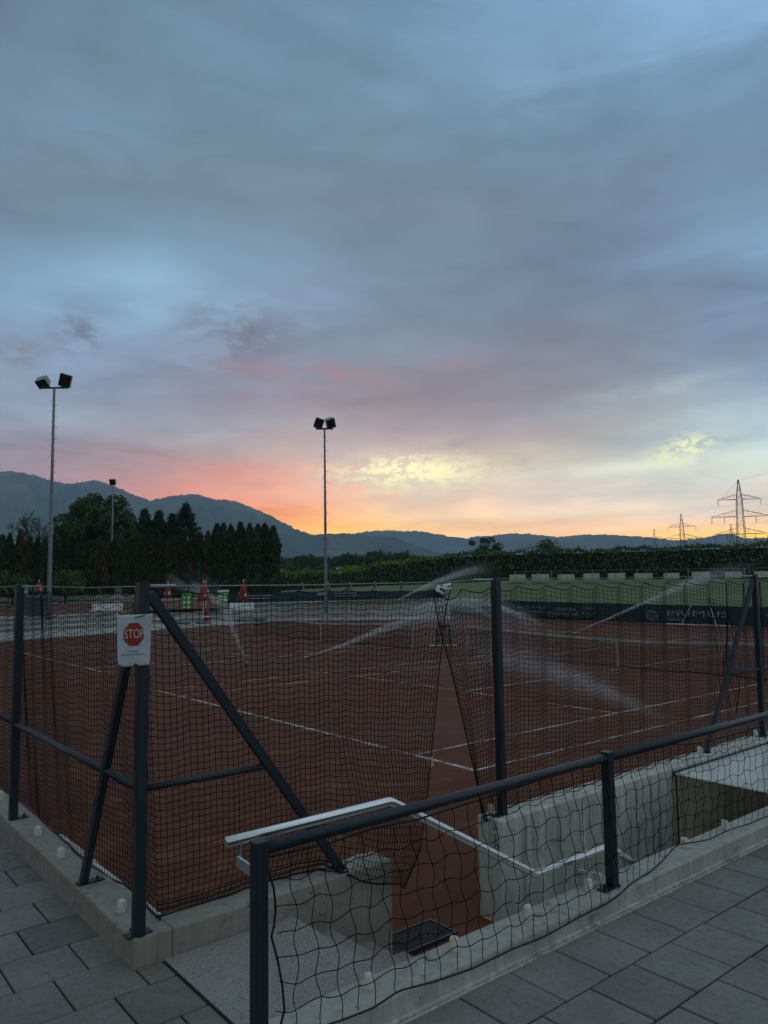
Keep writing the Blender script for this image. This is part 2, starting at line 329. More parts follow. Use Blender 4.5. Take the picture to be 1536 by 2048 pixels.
def _conc(base, streak, hole=True, sk=1.0):
    def f(g, pos, bs):
        n1 = g.noise(pos, 1.7, 5, .6); n2 = g.noise(pos, 28, 5, .7); n4 = g.noise(pos, 220, 2, .6)
        c = g.mix(g.range(n1, .3, .7), tuple(x * .80 for x in base), tuple(x * 1.12 for x in base))
        c = g.mix(g.m('MULTIPLY', g.range(n2, .5, .75), .22), c, tuple(x * 1.30 for x in base))
        c = g.mix(g.m('MULTIPLY', g.range(n4, .55, .8), .4), c, tuple(x * .55 for x in base))
        x, y, z = g.sep(pos)
        if streak:
            sv = g.comb(g.m('MULTIPLY', x, 17), g.m('MULTIPLY', y, 17), g.m('MULTIPLY', z, .7))
            s1 = g.noise(sv, 1.0, 5, .65)
            c = g.mix(g.m('MULTIPLY', g.range(s1, .50, .66), .8 * sk), c, tuple(min(.8, x_ * 1.5) for x_ in base))
            c = g.mix(g.m('MULTIPLY', g.range(g.noise(sv, .6, 4, .6, .2), .52, .66), .75 * sk), c, tuple(x_ * .45 for x_ in base))
            moss = g.m('MULTIPLY', g.range(g.noise(pos, 11, 6, .75), .54, .62), g.range(g.noise(pos, 1.3, 4), .42, .58))
            c = g.mix(g.m('MULTIPLY', moss, .55), c, tuple(x_ * .30 for x_ in base))
        h = n2
        if hole:
            vd = g.voro(pos, 21)[0]; hm = g.range(vd, .10, .15, 1.0, 0.0); sel = g.range(g.noise(pos, 13, 2), .5, .58)
            hm = g.m('MULTIPLY', hm, sel); c = g.mix(hm, c, (.035, .035, .034)); h = g.m('SUBTRACT', n2, hm)
        bs.inputs['Specular IOR Level'].default_value = .25
        return c, (h, .35, .006)
    return f
mat('concrete', _conc((.50, .49, .435), True), rough=.85)
mat('concrete_worn_shaded', _conc((.30, .285, .24), True, True, .28), rough=.88)  # stained; base also darkened to stand in for shade on the kerb face
mat('concrete_parapet', _conc((.40, .395, .35), True, True, .5), rough=.88)
mat('concrete_top', _conc((.50, .485, .425), False), rough=.85)
mat('concrete_pale', _conc((.52, .50, .44), True, False), rough=.85)
mat('concrete_far', _conc((.34, .335, .29), False, False), rough=.42)
def _agg(g, pos, bs):
    v = g.voro(pos, 190); c = g.ramp(g.m('FRACT', g.m('MULTIPLY', g.sep(v[1])[0], 1.0)), [(0, (.14, .135, .12)), (.35, (.27, .26, .23)), (.7, (.33, .32, .28)), (1, (.44, .43, .385))])
    n1 = g.noise(pos, 3, 5); c = g.mix(g.range(n1, .3, .7, .55, .25), c, (.29, .28, .25))
    c = g.mix(g.m('MULTIPLY', g.range(g.noise(pos, 38, 4, .75), .57, .66), .8), c, (.085, .083, .075))
    x, y, z = g.sep(pos)   # red clay dust trodden onto the lower steps by the gate
    c = g.mix(g.m('MULTIPLY', g.m('MULTIPLY', g.range(x, 1.0, 2.2), g.range(y, -.9, .1, .2, 1.0)), g.range(g.noise(pos, 7, 5, .7), .35, .65, .1, .75)), c, (.15, .075, .05))
    return c, (v[0], .5, .004)
mat('aggregate', _agg, rough=.85)
def _slab(g, pos, bs):
    oi = g.n('ShaderNodeObjectInfo').outputs['Random']
    n1 = g.noise(pos, 2.3, 5, .6); n2 = g.noise(pos, 300, 2, .6); n3 = g.noise(pos, 22, 5, .7)
    c = g.mix(g.range(n1, .3, .7), (.150, .146, .128), (.220, .215, .190))
    c = g.mix(1.0, c, g.comb(*([g.range(oi, 0, 1, .80, 1.16)] * 3)), 'MULTIPLY')
    c = g.mix(g.m('MULTIPLY', g.range(n2, .58, .75), .6), c, (.30, .30, .29))
    c = g.mix(g.m('MULTIPLY', g.range(n3, .50, .72), .55), c, (.070, .070, .064))
    c = g.mix(g.m('MULTIPLY', g.range(g.noise(pos, 75, 4, .75), .54, .72), .5), c, (.24, .235, .215))
    # fine clay dust carried out of the gate lies near the kerb corner
    x, y, z = g.sep(pos)
    d = g.m('SQRT', g.m('ADD', g.m('POWER', g.m('ABSOLUTE', g.m('SUBTRACT', x, .02)), 2.0), g.m('POWER', g.m('ABSOLUTE', g.m('ADD', y, .32)), 2.0)))
    dust = g.m('MULTIPLY', g.range(d, .75, .1), g.range(g.noise(pos, 6, 6, .7), .36, .66))
    c = g.mix(g.m('MULTIPLY', dust, .75), c, (.15, .105, .08))
    g.put(bs.inputs['Roughness'], g.range(n3, .3, .7, .55, .8))
    return c, (n2, .4, .003)
mat('paving', _slab)
mat('joint', col=(.012, .012, .011), rough=.95)
def _steel(g, pos, bs):
    n1 = g.noise(pos, 9, 5, .6); n2 = g.noise(pos, 180, 2)
    c = g.mix(g.range(n1, .3, .7), (.007, .017, .026), (.012, .026, .037))
    c = g.mix(g.m('MULTIPLY', g.range(g.noise(pos, 45, 4, .75), .62, .72), .35), c, (.06, .07, .075))
    return c, (n2, .08, .001)
mat('steel', _steel, rough=.42, spec=.5)
mat('stainless', col=(.80, .83, .83), rough=.22, metal=1.0, scale=25, var=.06)
mat('galv', col=(.30, .34, .36), rough=.5, metal=.55, scale=12)
mat('mast', col=(.20, .235, .255), rough=.55, metal=.3, scale=4)
mat('grate', col=(.11, .115, .115), rough=.55, metal=.3)
mat('dark_metal', col=(.030, .036, .040), rough=.5)
mat('net', col=(.0045, .005, .0055), spec=.1, rough=.9, scale=40)
mat('cord', col=(.010, .011, .012), rough=.75, scale=90)
mat('rope_pale', col=(.30, .30, .27), rough=.7)
mat('knob', col=(.66, .61, .51), rough=.6, scale=30, var=.12)
mat('white', col=(.82, .84, .84), rough=.5, scale=15, var=.08)
mat('white_line', col=(.58, .55, .52), rough=.8, scale=9, var=.3)
mat('paper', col=(.50, .56, .60), rough=.65, scale=14, var=.07)
mat('paper_text', col=(.03, .04, .06), rough=.7)
mat('stop_red', col=(.30, .030, .012), rough=.55, scale=20, var=.06)
mat('stop_white', col=(.62, .60, .57), rough=.6)
mat('yellow', col=(.56, .50, .13), rough=.6, scale=50)
mat('green_sign', col=(.06, .34, .045), rough=.55)
mat('red_cloth', col=(.27, .030, .020), rough=.75, scale=5)
mat('bin_grey', col=(.085, .105, .13), rough=.55)
mat('banner', col=(.022, .052, .058), rough=.75, scale=1.2, var=.25)
mat('banner_text', col=(.30, .35, .37), rough=.8, scale=4, var=.35)
mat('net_band', col=(.42, .41, .38), rough=.8, scale=3, var=.25)
mat('green_frame', col=(.045, .080, .068), rough=.6)
mat('wood', col=(.10, .065, .04), rough=.8)
mat('ochre_wall', _conc((.66, .55, .40), True, False), rough=.85)
mat('door_dark', col=(.018, .018, .02), rough=.5)
mat('pen', col=(.015, .015, .03), rough=.6)
def _grass(g, pos, bs):
    n1 = g.noise(pos, .25, 5, .6); n2 = g.noise(pos, 3.5, 5, .7)
    c = g.mix(g.range(n1, .35, .65), (.080, .115, .042), (.120, .155, .058)); c = g.mix(g.m('MULTIPLY', g.range(n2, .4, .7), .5), c, (.14, .165, .08))
    return c, (n2, .5, .05)
mat('grass', _grass, rough=.9)
mat('earth', col=(.05, .055, .03), rough=.95, scale=.05, var=.35)
def _leaf(a, b, c2):
    def f(g, pos, bs):
        oi = g.n('ShaderNodeObjectInfo').outputs['Random']; rp = g.n('ShaderNodeNewGeometry').outputs['Random Per Island']
        c = g.mix(rp, a, b); c = g.mix(g.m('MULTIPLY', g.range(g.noise(pos, .9, 3), .5, .68), .7), c, c2)
        c = g.mix(1.0, c, g.comb(*([g.range(oi, 0, 1, .8, 1.2)] * 3)), 'MULTIPLY')
        bs.inputs['Specular IOR Level'].default_value = .15
        return c, None
    return f
mat('thuja', _leaf((.026, .046, .020), (.054, .084, .033), (.036, .064, .023)), rough=.85)
mat('thuja_brown', _leaf((.050, .036, .018), (.110, .060, .032), (.125, .060, .034)), rough=.85)
mat('leaf_dark', _leaf((.045, .082, .032), (.092, .145, .052), (.062, .11, .038)), rough=.8)
mat('leaf_spruce', _leaf((.026, .052, .032), (.054, .090, .048), (.036, .070, .038)), rough=.85)
mat('hedge', _leaf((.080, .130, .055), (.145, .205, .080), (.105, .165, .065)), rough=.8)
mat('hedge_fresh', _leaf((.14, .235, .03), (.24, .34, .05), (.18, .28, .04)), rough=.8)
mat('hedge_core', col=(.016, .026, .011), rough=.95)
mat('bark', col=(.035, .030, .025), rough=.9)
def _mount(g, pos, bs):
    n1 = g.noise(pos, .0016, 6, .6, .3); n2 = g.noise(pos, .012, 6, .7)
    c = g.mix(g.range(n2, .40, .60), (.018, .030, .024), (.075, .10, .066))
    c = g.mix(g.m('MULTIPLY', g.range(n1, .50, .58), .8), c, (.17, .22, .11))
    z = g.sep(pos)[2]; rock = g.m('MULTIPLY', g.range(z, 420, 700), g.range(g.noise(pos, .006, 6, .72), .46, .62))
    c = g.mix(g.m('MULTIPLY', rock, .8), c, (.26, .26, .25))
    return c, (n2, 1.0, 60.0)
mat('mountain', _mount, rough=.95)

def matspray(name, strength, colr=(.80, .83, .86)):
    m_ = bpy.data.materials.new(name); m_.use_nodes = True; t = m_.node_tree; t.nodes.clear(); g = NT(t)
    df = g.n('ShaderNodeBsdfDiffuse'); df.inputs[0].default_value = (*colr, 1)
    tl = g.n('ShaderNodeBsdfTranslucent'); tl.inputs[0].default_value = (*colr, 1)
    ad = g.n('ShaderNodeMixShader'); ad.inputs[0].default_value = .5
    t.links.new(df.outputs[0], ad.inputs[1]); t.links.new(tl.outputs[0], ad.inputs[2])
    tr = g.n('ShaderNodeBsdfTransparent'); mx = g.n('ShaderNodeMixShader')
    lw = g.n('ShaderNodeLayerWeight'); lw.inputs[0].default_value = .5
    uv = g.n('ShaderNodeUVMap').outputs[0]; u, v, _ = g.sep(uv)
    face = g.m('POWER', g.m('SUBTRACT', 1.0, lw.outputs['Facing']), 1.6)
    pos = g.n('ShaderNodeNewGeometry').outputs['Position']
    nz = g.range(g.noise(pos, 4.5, 7, .78), .34, .66, .10, 1.0)
    fade = g.m('MULTIPLY', g.range(u, 0.0, .06), g.range(u, 1.0, .55, 0, 1, True))
    a = g.m('MULTIPLY', g.m('MULTIPLY', face, nz), g.m('MULTIPLY', fade, strength))
    g.put(mx.inputs[0], a); t.links.new(tr.outputs[0], mx.inputs[1]); t.links.new(ad.outputs[0], mx.inputs[2])
    t.links.new(mx.outputs[0], g.n('ShaderNodeOutputMaterial').inputs[0]); MATS[name] = m_; return m_
matspray('spray', .85); matspray('mist', .50); matspray('mist_thin', .20)
mat('droplet', col=(.85, .88, .9), rough=.4)
def _glass():
    m_ = mat('canopy_glass', col=(.92, .94, .93), rough=.2, spec=.6, scale=3, var=.12); t = m_.node_tree
    bs = [n for n in t.nodes if n.type == 'BSDF_PRINCIPLED'][0]; out = [n for n in t.nodes if n.type == 'OUTPUT_MATERIAL'][0]
    tl = t.nodes.new('ShaderNodeBsdfTranslucent'); tl.inputs[0].default_value = (.92, .93, .90, 1); mx = t.nodes.new('ShaderNodeMixShader'); mx.inputs[0].default_value = .52
    t.links.new(bs.outputs[0], mx.inputs[1]); t.links.new(tl.outputs[0], mx.inputs[2]); t.links.new(mx.outputs[0], out.inputs[0]); return m_
_glass()

# ================================================================== SETTING
BX, BY, BB = 8950, 7800, -2500
g_ = MB()
for a, b in (((BB, BB), (BX, -3.0)), ((BB, .5), (BX, BY)), ((BB, -3.0), (-.5, .5)), ((11.5, -3.0), (BX, .5))):
    g_.add([(a[0], a[1], -.82), (b[0], a[1], -.82), (b[0], b[1], -.82), (a[0], b[1], -.82)], [(0, 1, 2, 3)])
struct('ground', g_, MATS['earth'])

# --- clay courts (sunken 58 cm below the paving)
ZC = -.58
FRONT = [(5.92, 38.13), (7.85, 38.71), (12.36, 39.9), (16.79, 41.15), (21.97, 42.79), (27.86, 44.14), (32.24, 40.19), (37.49, 36.19)]
TOP = [(9.18, 56.59), (11.44, 55.09), (16.63, 53.44), (22.49, 55.22), (27.58, 54.0), (32.6, 51.91), (37.3, 46.81), (42.72, 41.56)]
BACK = [(20.67, 121.69), (25.22, 117.99), (34.6, 110.35), (42.27, 104.09), (49.66, 98.08), (57.05, 92.06), (66.13, 84.66), (76.35, 76.33)]
ZG = -.68                                                         # the ground dips a little at the gate
c_ = MB()
for (x0, x1, y0, y1, za, zb) in ((1.96, 3.185, .15, .3, ZG, ZG), (.2, 60, .3, .6, ZG, ZG), (.2, 60, .6, 1.7, ZG, ZC), (.2, 60, 1.7, 48, ZC, ZC)):
    c_.add([(x0, y0, za), (x1, y0, za), (x1, y1, zb), (x0, y1, zb)], [(0, 1, 2, 3)])
court = struct('clay_court', c_, MATS['clay'])

def _wline(g, pos, bs):
    n = g.noise(pos, 7, 6, .75); n2 = g.noise(pos, .9, 4, .6)
    k = g.m('ADD', g.m('MULTIPLY', n, .62), g.m('MULTIPLY', n2, .5))
    return g.mix(g.range(k, .46, .64), (.60, .57, .54), (.10, .036, .022)), None
mat('court_paint', _wline, rough=.85)
def court_line(x0, y0, x1, y1, wd=.05):
    m = MB()
    if abs(x1 - x0) > abs(y1 - y0): m.bb((x0, y0 - wd / 2, ZC - .01), (x1, y0 + wd / 2, ZC + .004))
    else: m.bb((x0 - wd / 2, y0, ZC - .01), (x0 + wd / 2, y1, ZC + .0045))
    part('court_line', m, MATS['court_paint'], court)
for (bx, sx, nx, ys) in ((6.5, 12.1, 19.3, (3.6, 4.96, 9.42, 13.95, 15.35)), (6.95, 13.1, 19.3, (20.9, 22.3, 26.4, 30.5, 31.9))):
    far = 2 * nx - bx; sf = 2 * nx - sx
    for y in (ys[0], ys[1], ys[3], ys[4]): court_line(bx, y, far, y, .055)
    court_line(sx, ys[2], sf, ys[2])
    for x in (sx, sf): court_line(x, ys[1], x, ys[3])
    for x in (bx, far): court_line(x, ys[0], x, ys[4], .085)

# --- paving
p_ = MB()
for a, b in (((-40, -30), (40, -1.40)), ((-40, -1.40), (0.0, 40)), ((0.0, -1.40), (.9, 0.02))):
    p_.add([(a[0], a[1], -.012), (b[0], a[1], -.012), (b[0], b[1], -.012), (a[0], b[1], -.012)], [(0, 1, 2, 3)])
pavement = struct('pavement', p_, MATS['joint'])
sl = MB(); sl.bb((-.1945, -.1945, -.04), (.1945, .1945, 0))
slme = sl.mesh('slab', MATS['paving'])
bmod = bpy.data.objects.new('tmp', slme)
COL.objects.link(bmod); bv = bmod.modifiers.new('b', 'BEVEL'); bv.width = .005; bv.segments = 1
slabme = bpy.data.meshes.new_from_object(bmod.evaluated_get(bpy.context.evaluated_depsgraph_get())); slabme.name = 'slab'
bpy.data.objects.remove(bmod, do_unlink=True)
def pix(p):
    d = Vector(p) - CAM_LOC; z = d.dot(CF)
    return (768 + 1522 * d.dot(CR) / z, 1024 - 1522 * d.dot(CU) / z) if z > .3 else (-9e9, 9e9)
cand = []
for k in range(-14, 40):
    y = -1.819 + .4 * k + .2
    for j in range(-40, 60):
        x = (.217 if k % 2 else .017) + .4 * j + .2
        if not ((x < -.02 + .2 and y > -1.4) or y < -1.6 or (x < .4 and -1.7 < y < -.0)): continue
        if y > 0 and x > .15: continue
        u, v = pix((x, y, 0))
        if -330 < u < 1900 and 900 < v < 2500: cand.append((hypot(x - CAM_LOC.x, y - CAM_LOC.y), x, y))
cand.sort()
for d_, x, y in cand[:296]:
    o = bpy.data.objects.new('slab', slabme); COL.objects.link(o); o.parent = pavement
    o.location = (x + random.uniform(-.0015, .0015), y + random.uniform(-.0015, .0015), random.uniform(-.0025, .0015)); o.rotation_euler = (random.uniform(-.003, .003), random.uniform(-.003, .003), random.uniform(-.004, .004))
rest = MB()                                                       # the paving goes on out of the picture
for d_, x, y in cand[296:]: rest.box((x, y, -.02), (.394, .394, .04))
if rest.v: part('slab', rest, MATS['paving'], pavement, 'stuff')

# --- concrete walls round the stairwell
kw = thing('kerb_wall', 'low grey concrete kerb wall along the left side of the court, under the corner post', 'wall', (0, 0, 0))
part('wall_section', MB().bb((0, 0, -.8), (.24, .968, .165)), MATS['concrete_worn_shaded'], kw, bevel=.012)
part('wall_section', MB().bb((0.002, .972, -.8), (.241, 14, .164)), MATS['concrete_worn_shaded'], kw, bevel=.012)
part('white_strip', MB().bb((.243, .12, .02), (.283, 2.3, .150)), MATS['white_line'], kw)
fw = thing('stair_wall', 'low concrete wall with a rounded end left of the net opening, beside the first steps', 'wall', (0, 0, 0))
part('wall', MB().bb((.241, .003, -1.0), (1.945, .24, .163)), MATS['concrete_worn_shaded'], fw, bevel=.014)
part('end_block', MB().lathe([(.0, .0), (.13, .0), (.13, .30), (.10, .335), (.0, .345)], 20, (1.80, .155, -.175)), MATS['concrete_worn_shaded'], fw, smooth=False)
rw = thing('retaining_wall', 'streaked grey concrete retaining wall right of the net opening, under two net posts', 'wall', (0, 0, 0))
part('wall', MB().bb((3.19, .07, -2.6), (10.6, .34, .165)), MATS['concrete'], rw, bevel=.016)
part('painted_wall', MB().bb((5.98, .055, -2.4), (10.5, .073, .07)), MATS['ochre_wall'], rw, label='brownish painted wall in shade under the glass canopy')
for xj in (4.32, 5.2): part('form_seam', MB().bb((xj, .0685, -2.4), (xj + .007, .0705, .15)), MATS['joint'], rw)
part('wall_joint', MB().bb((5.955, .064, -2.4), (5.975, .072, .1)), MATS['joint'], rw)
nw = thing('parapet_wall', 'low concrete parapet wall under the near railing, beside the dark paving', 'wall', (0, 0, 0))
part('wall', MB().bb((.04, -1.385, -2.6), (10.6, -1.14, .125)), MATS['concrete_parapet'], nw, bevel=.014)
part('base_strip', MB().bb((.04, -1.402, -.01), (10.6, -1.3855, .014)), MATS['concrete_pale'], nw)
part('drain_edge', MB().bb((.04, -1.425, -.012), (10.6, -1.417, .006)), MATS['concrete_pale'], nw)
ew = thing('stairwell_end_wall', 'concrete end wall with a dark door at the bottom of the stairs, under the canopy', 'wall', (0, 0, 0))
part('wall', MB().bb((8.9, -1.14, -2.6), (9.1, .055, .08)), MATS['concrete'], ew)
part('door', MB().bb((8.86, -.95, -2.4), (8.9, -.05, -.35)), MATS['door_dark'], ew)

st = thing('concrete_stairs', 'flight of exposed aggregate concrete steps going down behind the near railing', 'stairs', (0, 0, 0))
part('landing', MB().bb((.187, -1.139, -.3), (1.08, -.001, .005)), MATS['aggregate'], st, bevel=.006)
part('joint_gap', MB().bb((.166, -1.139, -.03), (.1865, -.02, .0015)), MATS['joint'], st)
for k in range(3):
    part('step', MB().bb((1.081 + .32 * k, -1.139, -.75), (1.40 + .32 * k, -.0, -.17 * (k + 1))), MATS['aggregate'], st, bevel=.006)
part('landing', MB().bb((2.042, -1.139, -1.2), (3.2, .152, ZG + .003)), MATS['aggregate'], st)
for k in range(10):
    part('step', MB().bb((3.201 + .27 * k, -1.139, -2.6), (3.47 + .27 * k, .068, ZG - .17 * (k + 1))), MATS['concrete_top'], st)
part('landing', MB().bb((5.901, -1.139, -2.6), (8.9, .05, -2.4)), MATS['concrete_top'], st)

gr = thing('floor_grate', 'square mesh metal grate in the ground of the net opening', 'grate', (2.155, .185, ZG + .003))
fr = MB()
for a, b in (((0, 0), (.62, .02)), ((0, .31), (.62, .33)), ((0, .02), (.02, .31)), ((.60, .02), (.62, .31))): fr.bb((*a, .0), (*b, .030))
part('frame', fr, MATS['dark_metal'], gr)
part('pit_shade', MB().bb((.02, .02, .001), (.60, .31, .004)), MATS['joint'], gr)  # thin black plate standing in for the shade below the bars
bm_ = MB()
for i in range(1, 19): bm_.bb((.02 + i * .0305 - .0015, .02, .006), (.02 + i * .0305 + .0015, .31, .026))
for i in range(1, 10): bm_.bb((.02, .02 + i * .029 - .0015, .0065), (.60, .02 + i * .029 + .0015, .0255))
part('grating', bm_, MATS['grate'], gr, 'stuff')

cn = thing('glass_canopy', 'pale frosted glass canopy sheet over the basement stairs at the right', 'canopy', (0, 0, 0))
part('pane', MB().bb((5.93, -1.135, .098), (8.2, .052, .112)), MATS['canopy_glass'], cn)
part('pane', MB().bb((8.22, -1.135, .098), (10.6, .052, .112)), MATS['canopy_glass'], cn)
part('frame', MB().bb((5.9, .053, .085), (10.6, .0695, .128)), MATS['steel'], cn)

# --- terrace between the lower and the upper courts
ZT = [zp(x, y) for x, y in TOP]
def lev(t): return [(lerp(a[0], b[0], t), lerp(a[1], b[1], t)) for a, b in zip(FRONT, TOP)]
terr = struct('terrace', MB().add([(x, y, ZC + .006) for x, y in FRONT] + [(x, y, ZC + .006) for x, y in lev(.56)], [(i, i + 1, i + 9, i + 8) for i in range(7)]), MATS['concrete_far'])
steps = [(.55, .33), (.78, .68), (1.0, 1.0)]
for si, (t, h) in enumerate(steps):
    P = lev(t); t2 = steps[si + 1][0] if si < 2 else None
    zlo = [lerp(ZC, z, ([0] + [s[1] for s in steps])[si]) for z in ZT]; zhi = [lerp(ZC, z, h) for z in ZT]
    Q = lev(t2 + .01) if t2 else [(lerp(a[0], b[0], .09), lerp(a[1], b[1], .09)) for a, b in zip(TOP, BACK)]
    m = MB()
    n = 8
    m.add([(P[i][0], P[i][1], zlo[i] - .05) for i in range(n)] + [(P[i][0], P[i][1], zhi[i]) for i in range(n)] + [(Q[i][0], Q[i][1], zhi[i] + (.0 if t2 else zp(*Q[i]) - zhi[i])) for i in range(n)],
          [(i, i + 1, i + 9, i + 8) for i in range(7)] + [(8 + i, 9 + i, 17 + i, 16 + i) for i in range(7)])
    part('step', m, MATS['concrete_far'], terr)
    e = MB()
    for i in range(7):
        a = Vector((P[i][0], P[i][1], zhi[i] + .012)); b = Vector((P[i + 1][0], P[i + 1][1], zhi[i + 1] + .012)); e.bar(a, b, .10, .03)
    part('step_edge', e, MATS['concrete_pale'], terr)
e = MB()
for i in range(7):
    a = Vector((*FRONT[i], ZC + .03)); b = Vector((*FRONT[i + 1], ZC + .03)); e.bar(a, b, .12, .06)
part('kerb', e, MATS['concrete_pale'] if False else MATS['concrete_far'], terr)
up = MB().grid(lambda u, v: (lambda x, y: (x, y, zp(x, y) - .006))(*[lerp(np.interp(u, np.linspace(0, 1, 8), [p[k] for p in TOP]), np.interp(u, np.linspace(0, 1, 8), [p[k] for p in BACK]), v) for k in range(2)]), 14, 8)
struct('upper_ground', up, MATS['concrete_far'])
UCn = [(8.86, 62.95), (15.16, 56.53), (21.83, 53.9), (26.64, 50.5)]; UCf = [(12.28, 84.67), (20.99, 77.58), (28.91, 71.13), (36.43, 65.0)]
uc = MB().add([(x, y, zp(x, y) + .006) for x, y in UCn] + [(x, y, zp(x, y) + .006) for x, y in UCf], [(i, i + 1, i + 5, i + 4) for i in range(3)])
struct('upper_clay_court', uc, MATS['clay_upper'])
lw = thing('kerb_ledge', 'long low grey concrete ledge behind the upper clay court at the far left', 'ledge', (0, 0, 0))
part('ledge', MB().bar((11.0, 90.5, .85), (30.0, 74.6, 1.05), .4, .5), MATS['concrete_far'], lw)

# --- sports field rising behind the banner, and the land beyond
GF = [(41.6, -60, -.5), (41.6, -30, -.5), (41.6, 16, -.5), (41.6, 34, -.45), (42.72, 41.56, .70), (37.3, 46.81, .60), (35.63, 49.56, .58)]
GB = [(110, -40, 1.6), (84.96, 17.73, 1.70), (71.68, 28.54, 1.93), (61.25, 37.05, 2.09), (53.95, 42.99, 2.20), (47.0, 56.0, 1.75), (41.29, 66.2, 1.2)]
def gfn(u, v):
    k = np.linspace(0, 1, 7); a = [np.interp(u, k, [p[i] for p in GF]) for i in range(3)]; b = [np.interp(u, k, [p[i] for p in GB]) for i in range(3)]
    if v <= .7: t = v / .7; return (lerp(a[0], b[0], t), lerp(a[1], b[1], t), lerp(a[2], b[2], t ** .85))
    t = (v - .7) / .3; d = Vector((b[0] - CAM_LOC.x, b[1] - CAM_LOC.y)).normalized() * 60 * t
    return (b[0] + d.x, b[1] + d.y, lerp(b[2], 1.7, t))
gm = MB().grid(gfn, 36, 20); struct('grass_field', gm, MATS['grass'], smooth=True)
fg = MB()
angs = [radians(50.83 + a) for a in range(-75, 76, 5)]
for R_, z_ in ((125, .9), (400, 1.2), (7700, -1.0)):
    for a in angs: fg.v.append((CAM_LOC.x + R_ * cos(a), CAM_LOC.y + R_ * sin(a), z_))
N_ = len(angs)
for j in range(2):
    for i in range(N_ - 1): q = j * N_ + i; fg.f.append((q, q + N_, q + N_ + 1, q + 1))
struct('meadow', fg, MATS['grass'])

# --- mountains and hills
def ridge(name, pts, depth_f, depth_b, seed, rough, zb=-2.0, crag=8, cols=260, rows=12, tree=0.0):
    rr = np.random.default_rng(seed); P = np.array(pts, float)
    s = np.r_[0, np.cumsum(np.hypot(np.diff(P[:, 0]), np.diff(P[:, 1])))]; S = np.linspace(0, s[-1], cols)
    X = np.interp(S, s, P[:, 0]); Y = np.interp(S, s, P[:, 1]); Z = np.interp(S, s, P[:, 2])
    for o, am in ((6, 1.0), (15, .6), (40, .35), (100, .22)):
        Z = Z + np.interp(S, np.linspace(0, s[-1], int(s[-1] / 3000 * o) + 2), rr.standard_normal(int(s[-1] / 3000 * o) + 2)) * am * crag
    nz = np.zeros((rows * 2 + 1, cols))
    for o in range(5):
        f = 2 ** o; gu = rr.standard_normal((3 + 3 * f, 4 + 9 * f))
        ui = np.linspace(0, gu.shape[1] - 1.001, cols); vi = np.linspace(0, gu.shape[0] - 1.001, rows * 2 + 1)
        u0 = ui.astype(int); v0 = vi.astype(int); fu = ui - u0; fv = (vi - v0)[:, None]
        A = gu[v0][:, u0] * (1 - fu) + gu[v0][:, u0 + 1] * fu; B = gu[v0 + 1][:, u0] * (1 - fu) + gu[v0 + 1][:, u0 + 1] * fu
        nz += (A * (1 - fv) + B * fv) / f
    m = MB()
    for j in range(rows * 2 + 1):
        t = (j - rows) / rows            # -1 front .. 0 ridge .. 1 back
        prof = (1 - abs(t)) ** 1.15
        for i in range(cols):
            d = Vector((X[i] - CAM_LOC.x, Y[i] - CAM_LOC.y)).normalized() * (depth_f * t if t < 0 else depth_b * t)
            w_ = min(1, abs(t) * 5) * min(1, (1 - abs(t)) * 3)
            z = zb + (Z[i] - zb) * prof + nz[j, i] * rough * w_ * (Z[i] / 400)
            if j == rows and tree: z += rr.uniform(0, tree)
            if t < 0:
                D0 = hypot(X[i] - CAM_LOC.x, Y[i] - CAM_LOC.y); z = min(z, 2.2 + (Z[i] - 2.2) * ((D0 + depth_f * t) / D0) * (1 + t * .25))
            elif t > 0:
                D0 = hypot(X[i] - CAM_LOC.x, Y[i] - CAM_LOC.y); z = min(z, 2.2 + (Z[i] - 2.2) * ((D0 + depth_b * t) / D0) * (1 - t * .15))
            m.v.append((X[i] + d.x, Y[i] + d.y, z))
    for j in range(rows * 2):
        for i in range(cols - 1): q = j * cols + i; m.f.append((q, q + 1, q + cols + 1, q + cols))
    return struct(name, m, MATS['mountain'], smooth=False)
MT = [(-900, 6900, 560), (-300, 6600, 700), (250, 6300, 520), (673.86, 5894.08, 639.69), (978.73, 5645.74, 750.59), (1183.75, 5478.74, 780.05), (1286.93, 5394.68, 767.98), (1416.41, 5289.22, 725.3), (1571.31, 5163.03, 685.53), (1673.88, 5079.48, 696.88), (1790.14, 4984.78, 647.89), (1957.76, 4848.24, 571.36), (2085.73, 4744.0, 595.48), (2188.38, 4660.38, 583.5), (2291.14, 4576.67, 531.63), (2419.26, 4472.31, 505.9), (2521.66, 4388.89, 454.19), (2623.84, 4305.66, 386.05), (2725.87, 4222.55, 344.45), (2827.85, 4139.48, 322.69), (2929.36, 4056.79, 230.3), (3100, 3930, 90)]
ridge('mountain', MT, 1500, 600, 3, 120, tree=10, crag=10, cols=520, rows=20)
HN = [(1700, 3760, 20), (1860, 3640, 150), (1980, 3540, 225), (2098.63, 3443.7, 261.76), (2180.19, 3377.27, 240), (2261.9, 3310.71, 250), (2363.98, 3227.55, 256.61), (2465.88, 3144.54, 241.45), (2567.82, 3061.51, 234.2), (2648.75, 2995.58, 187.89), (2729.6, 2929.72, 146.93), (2831.12, 2847.03, 131.85), (2960, 2750, 30)]
ridge('near_hill', HN, 900, 700, 5, 45, tree=8, crag=4, cols=320)
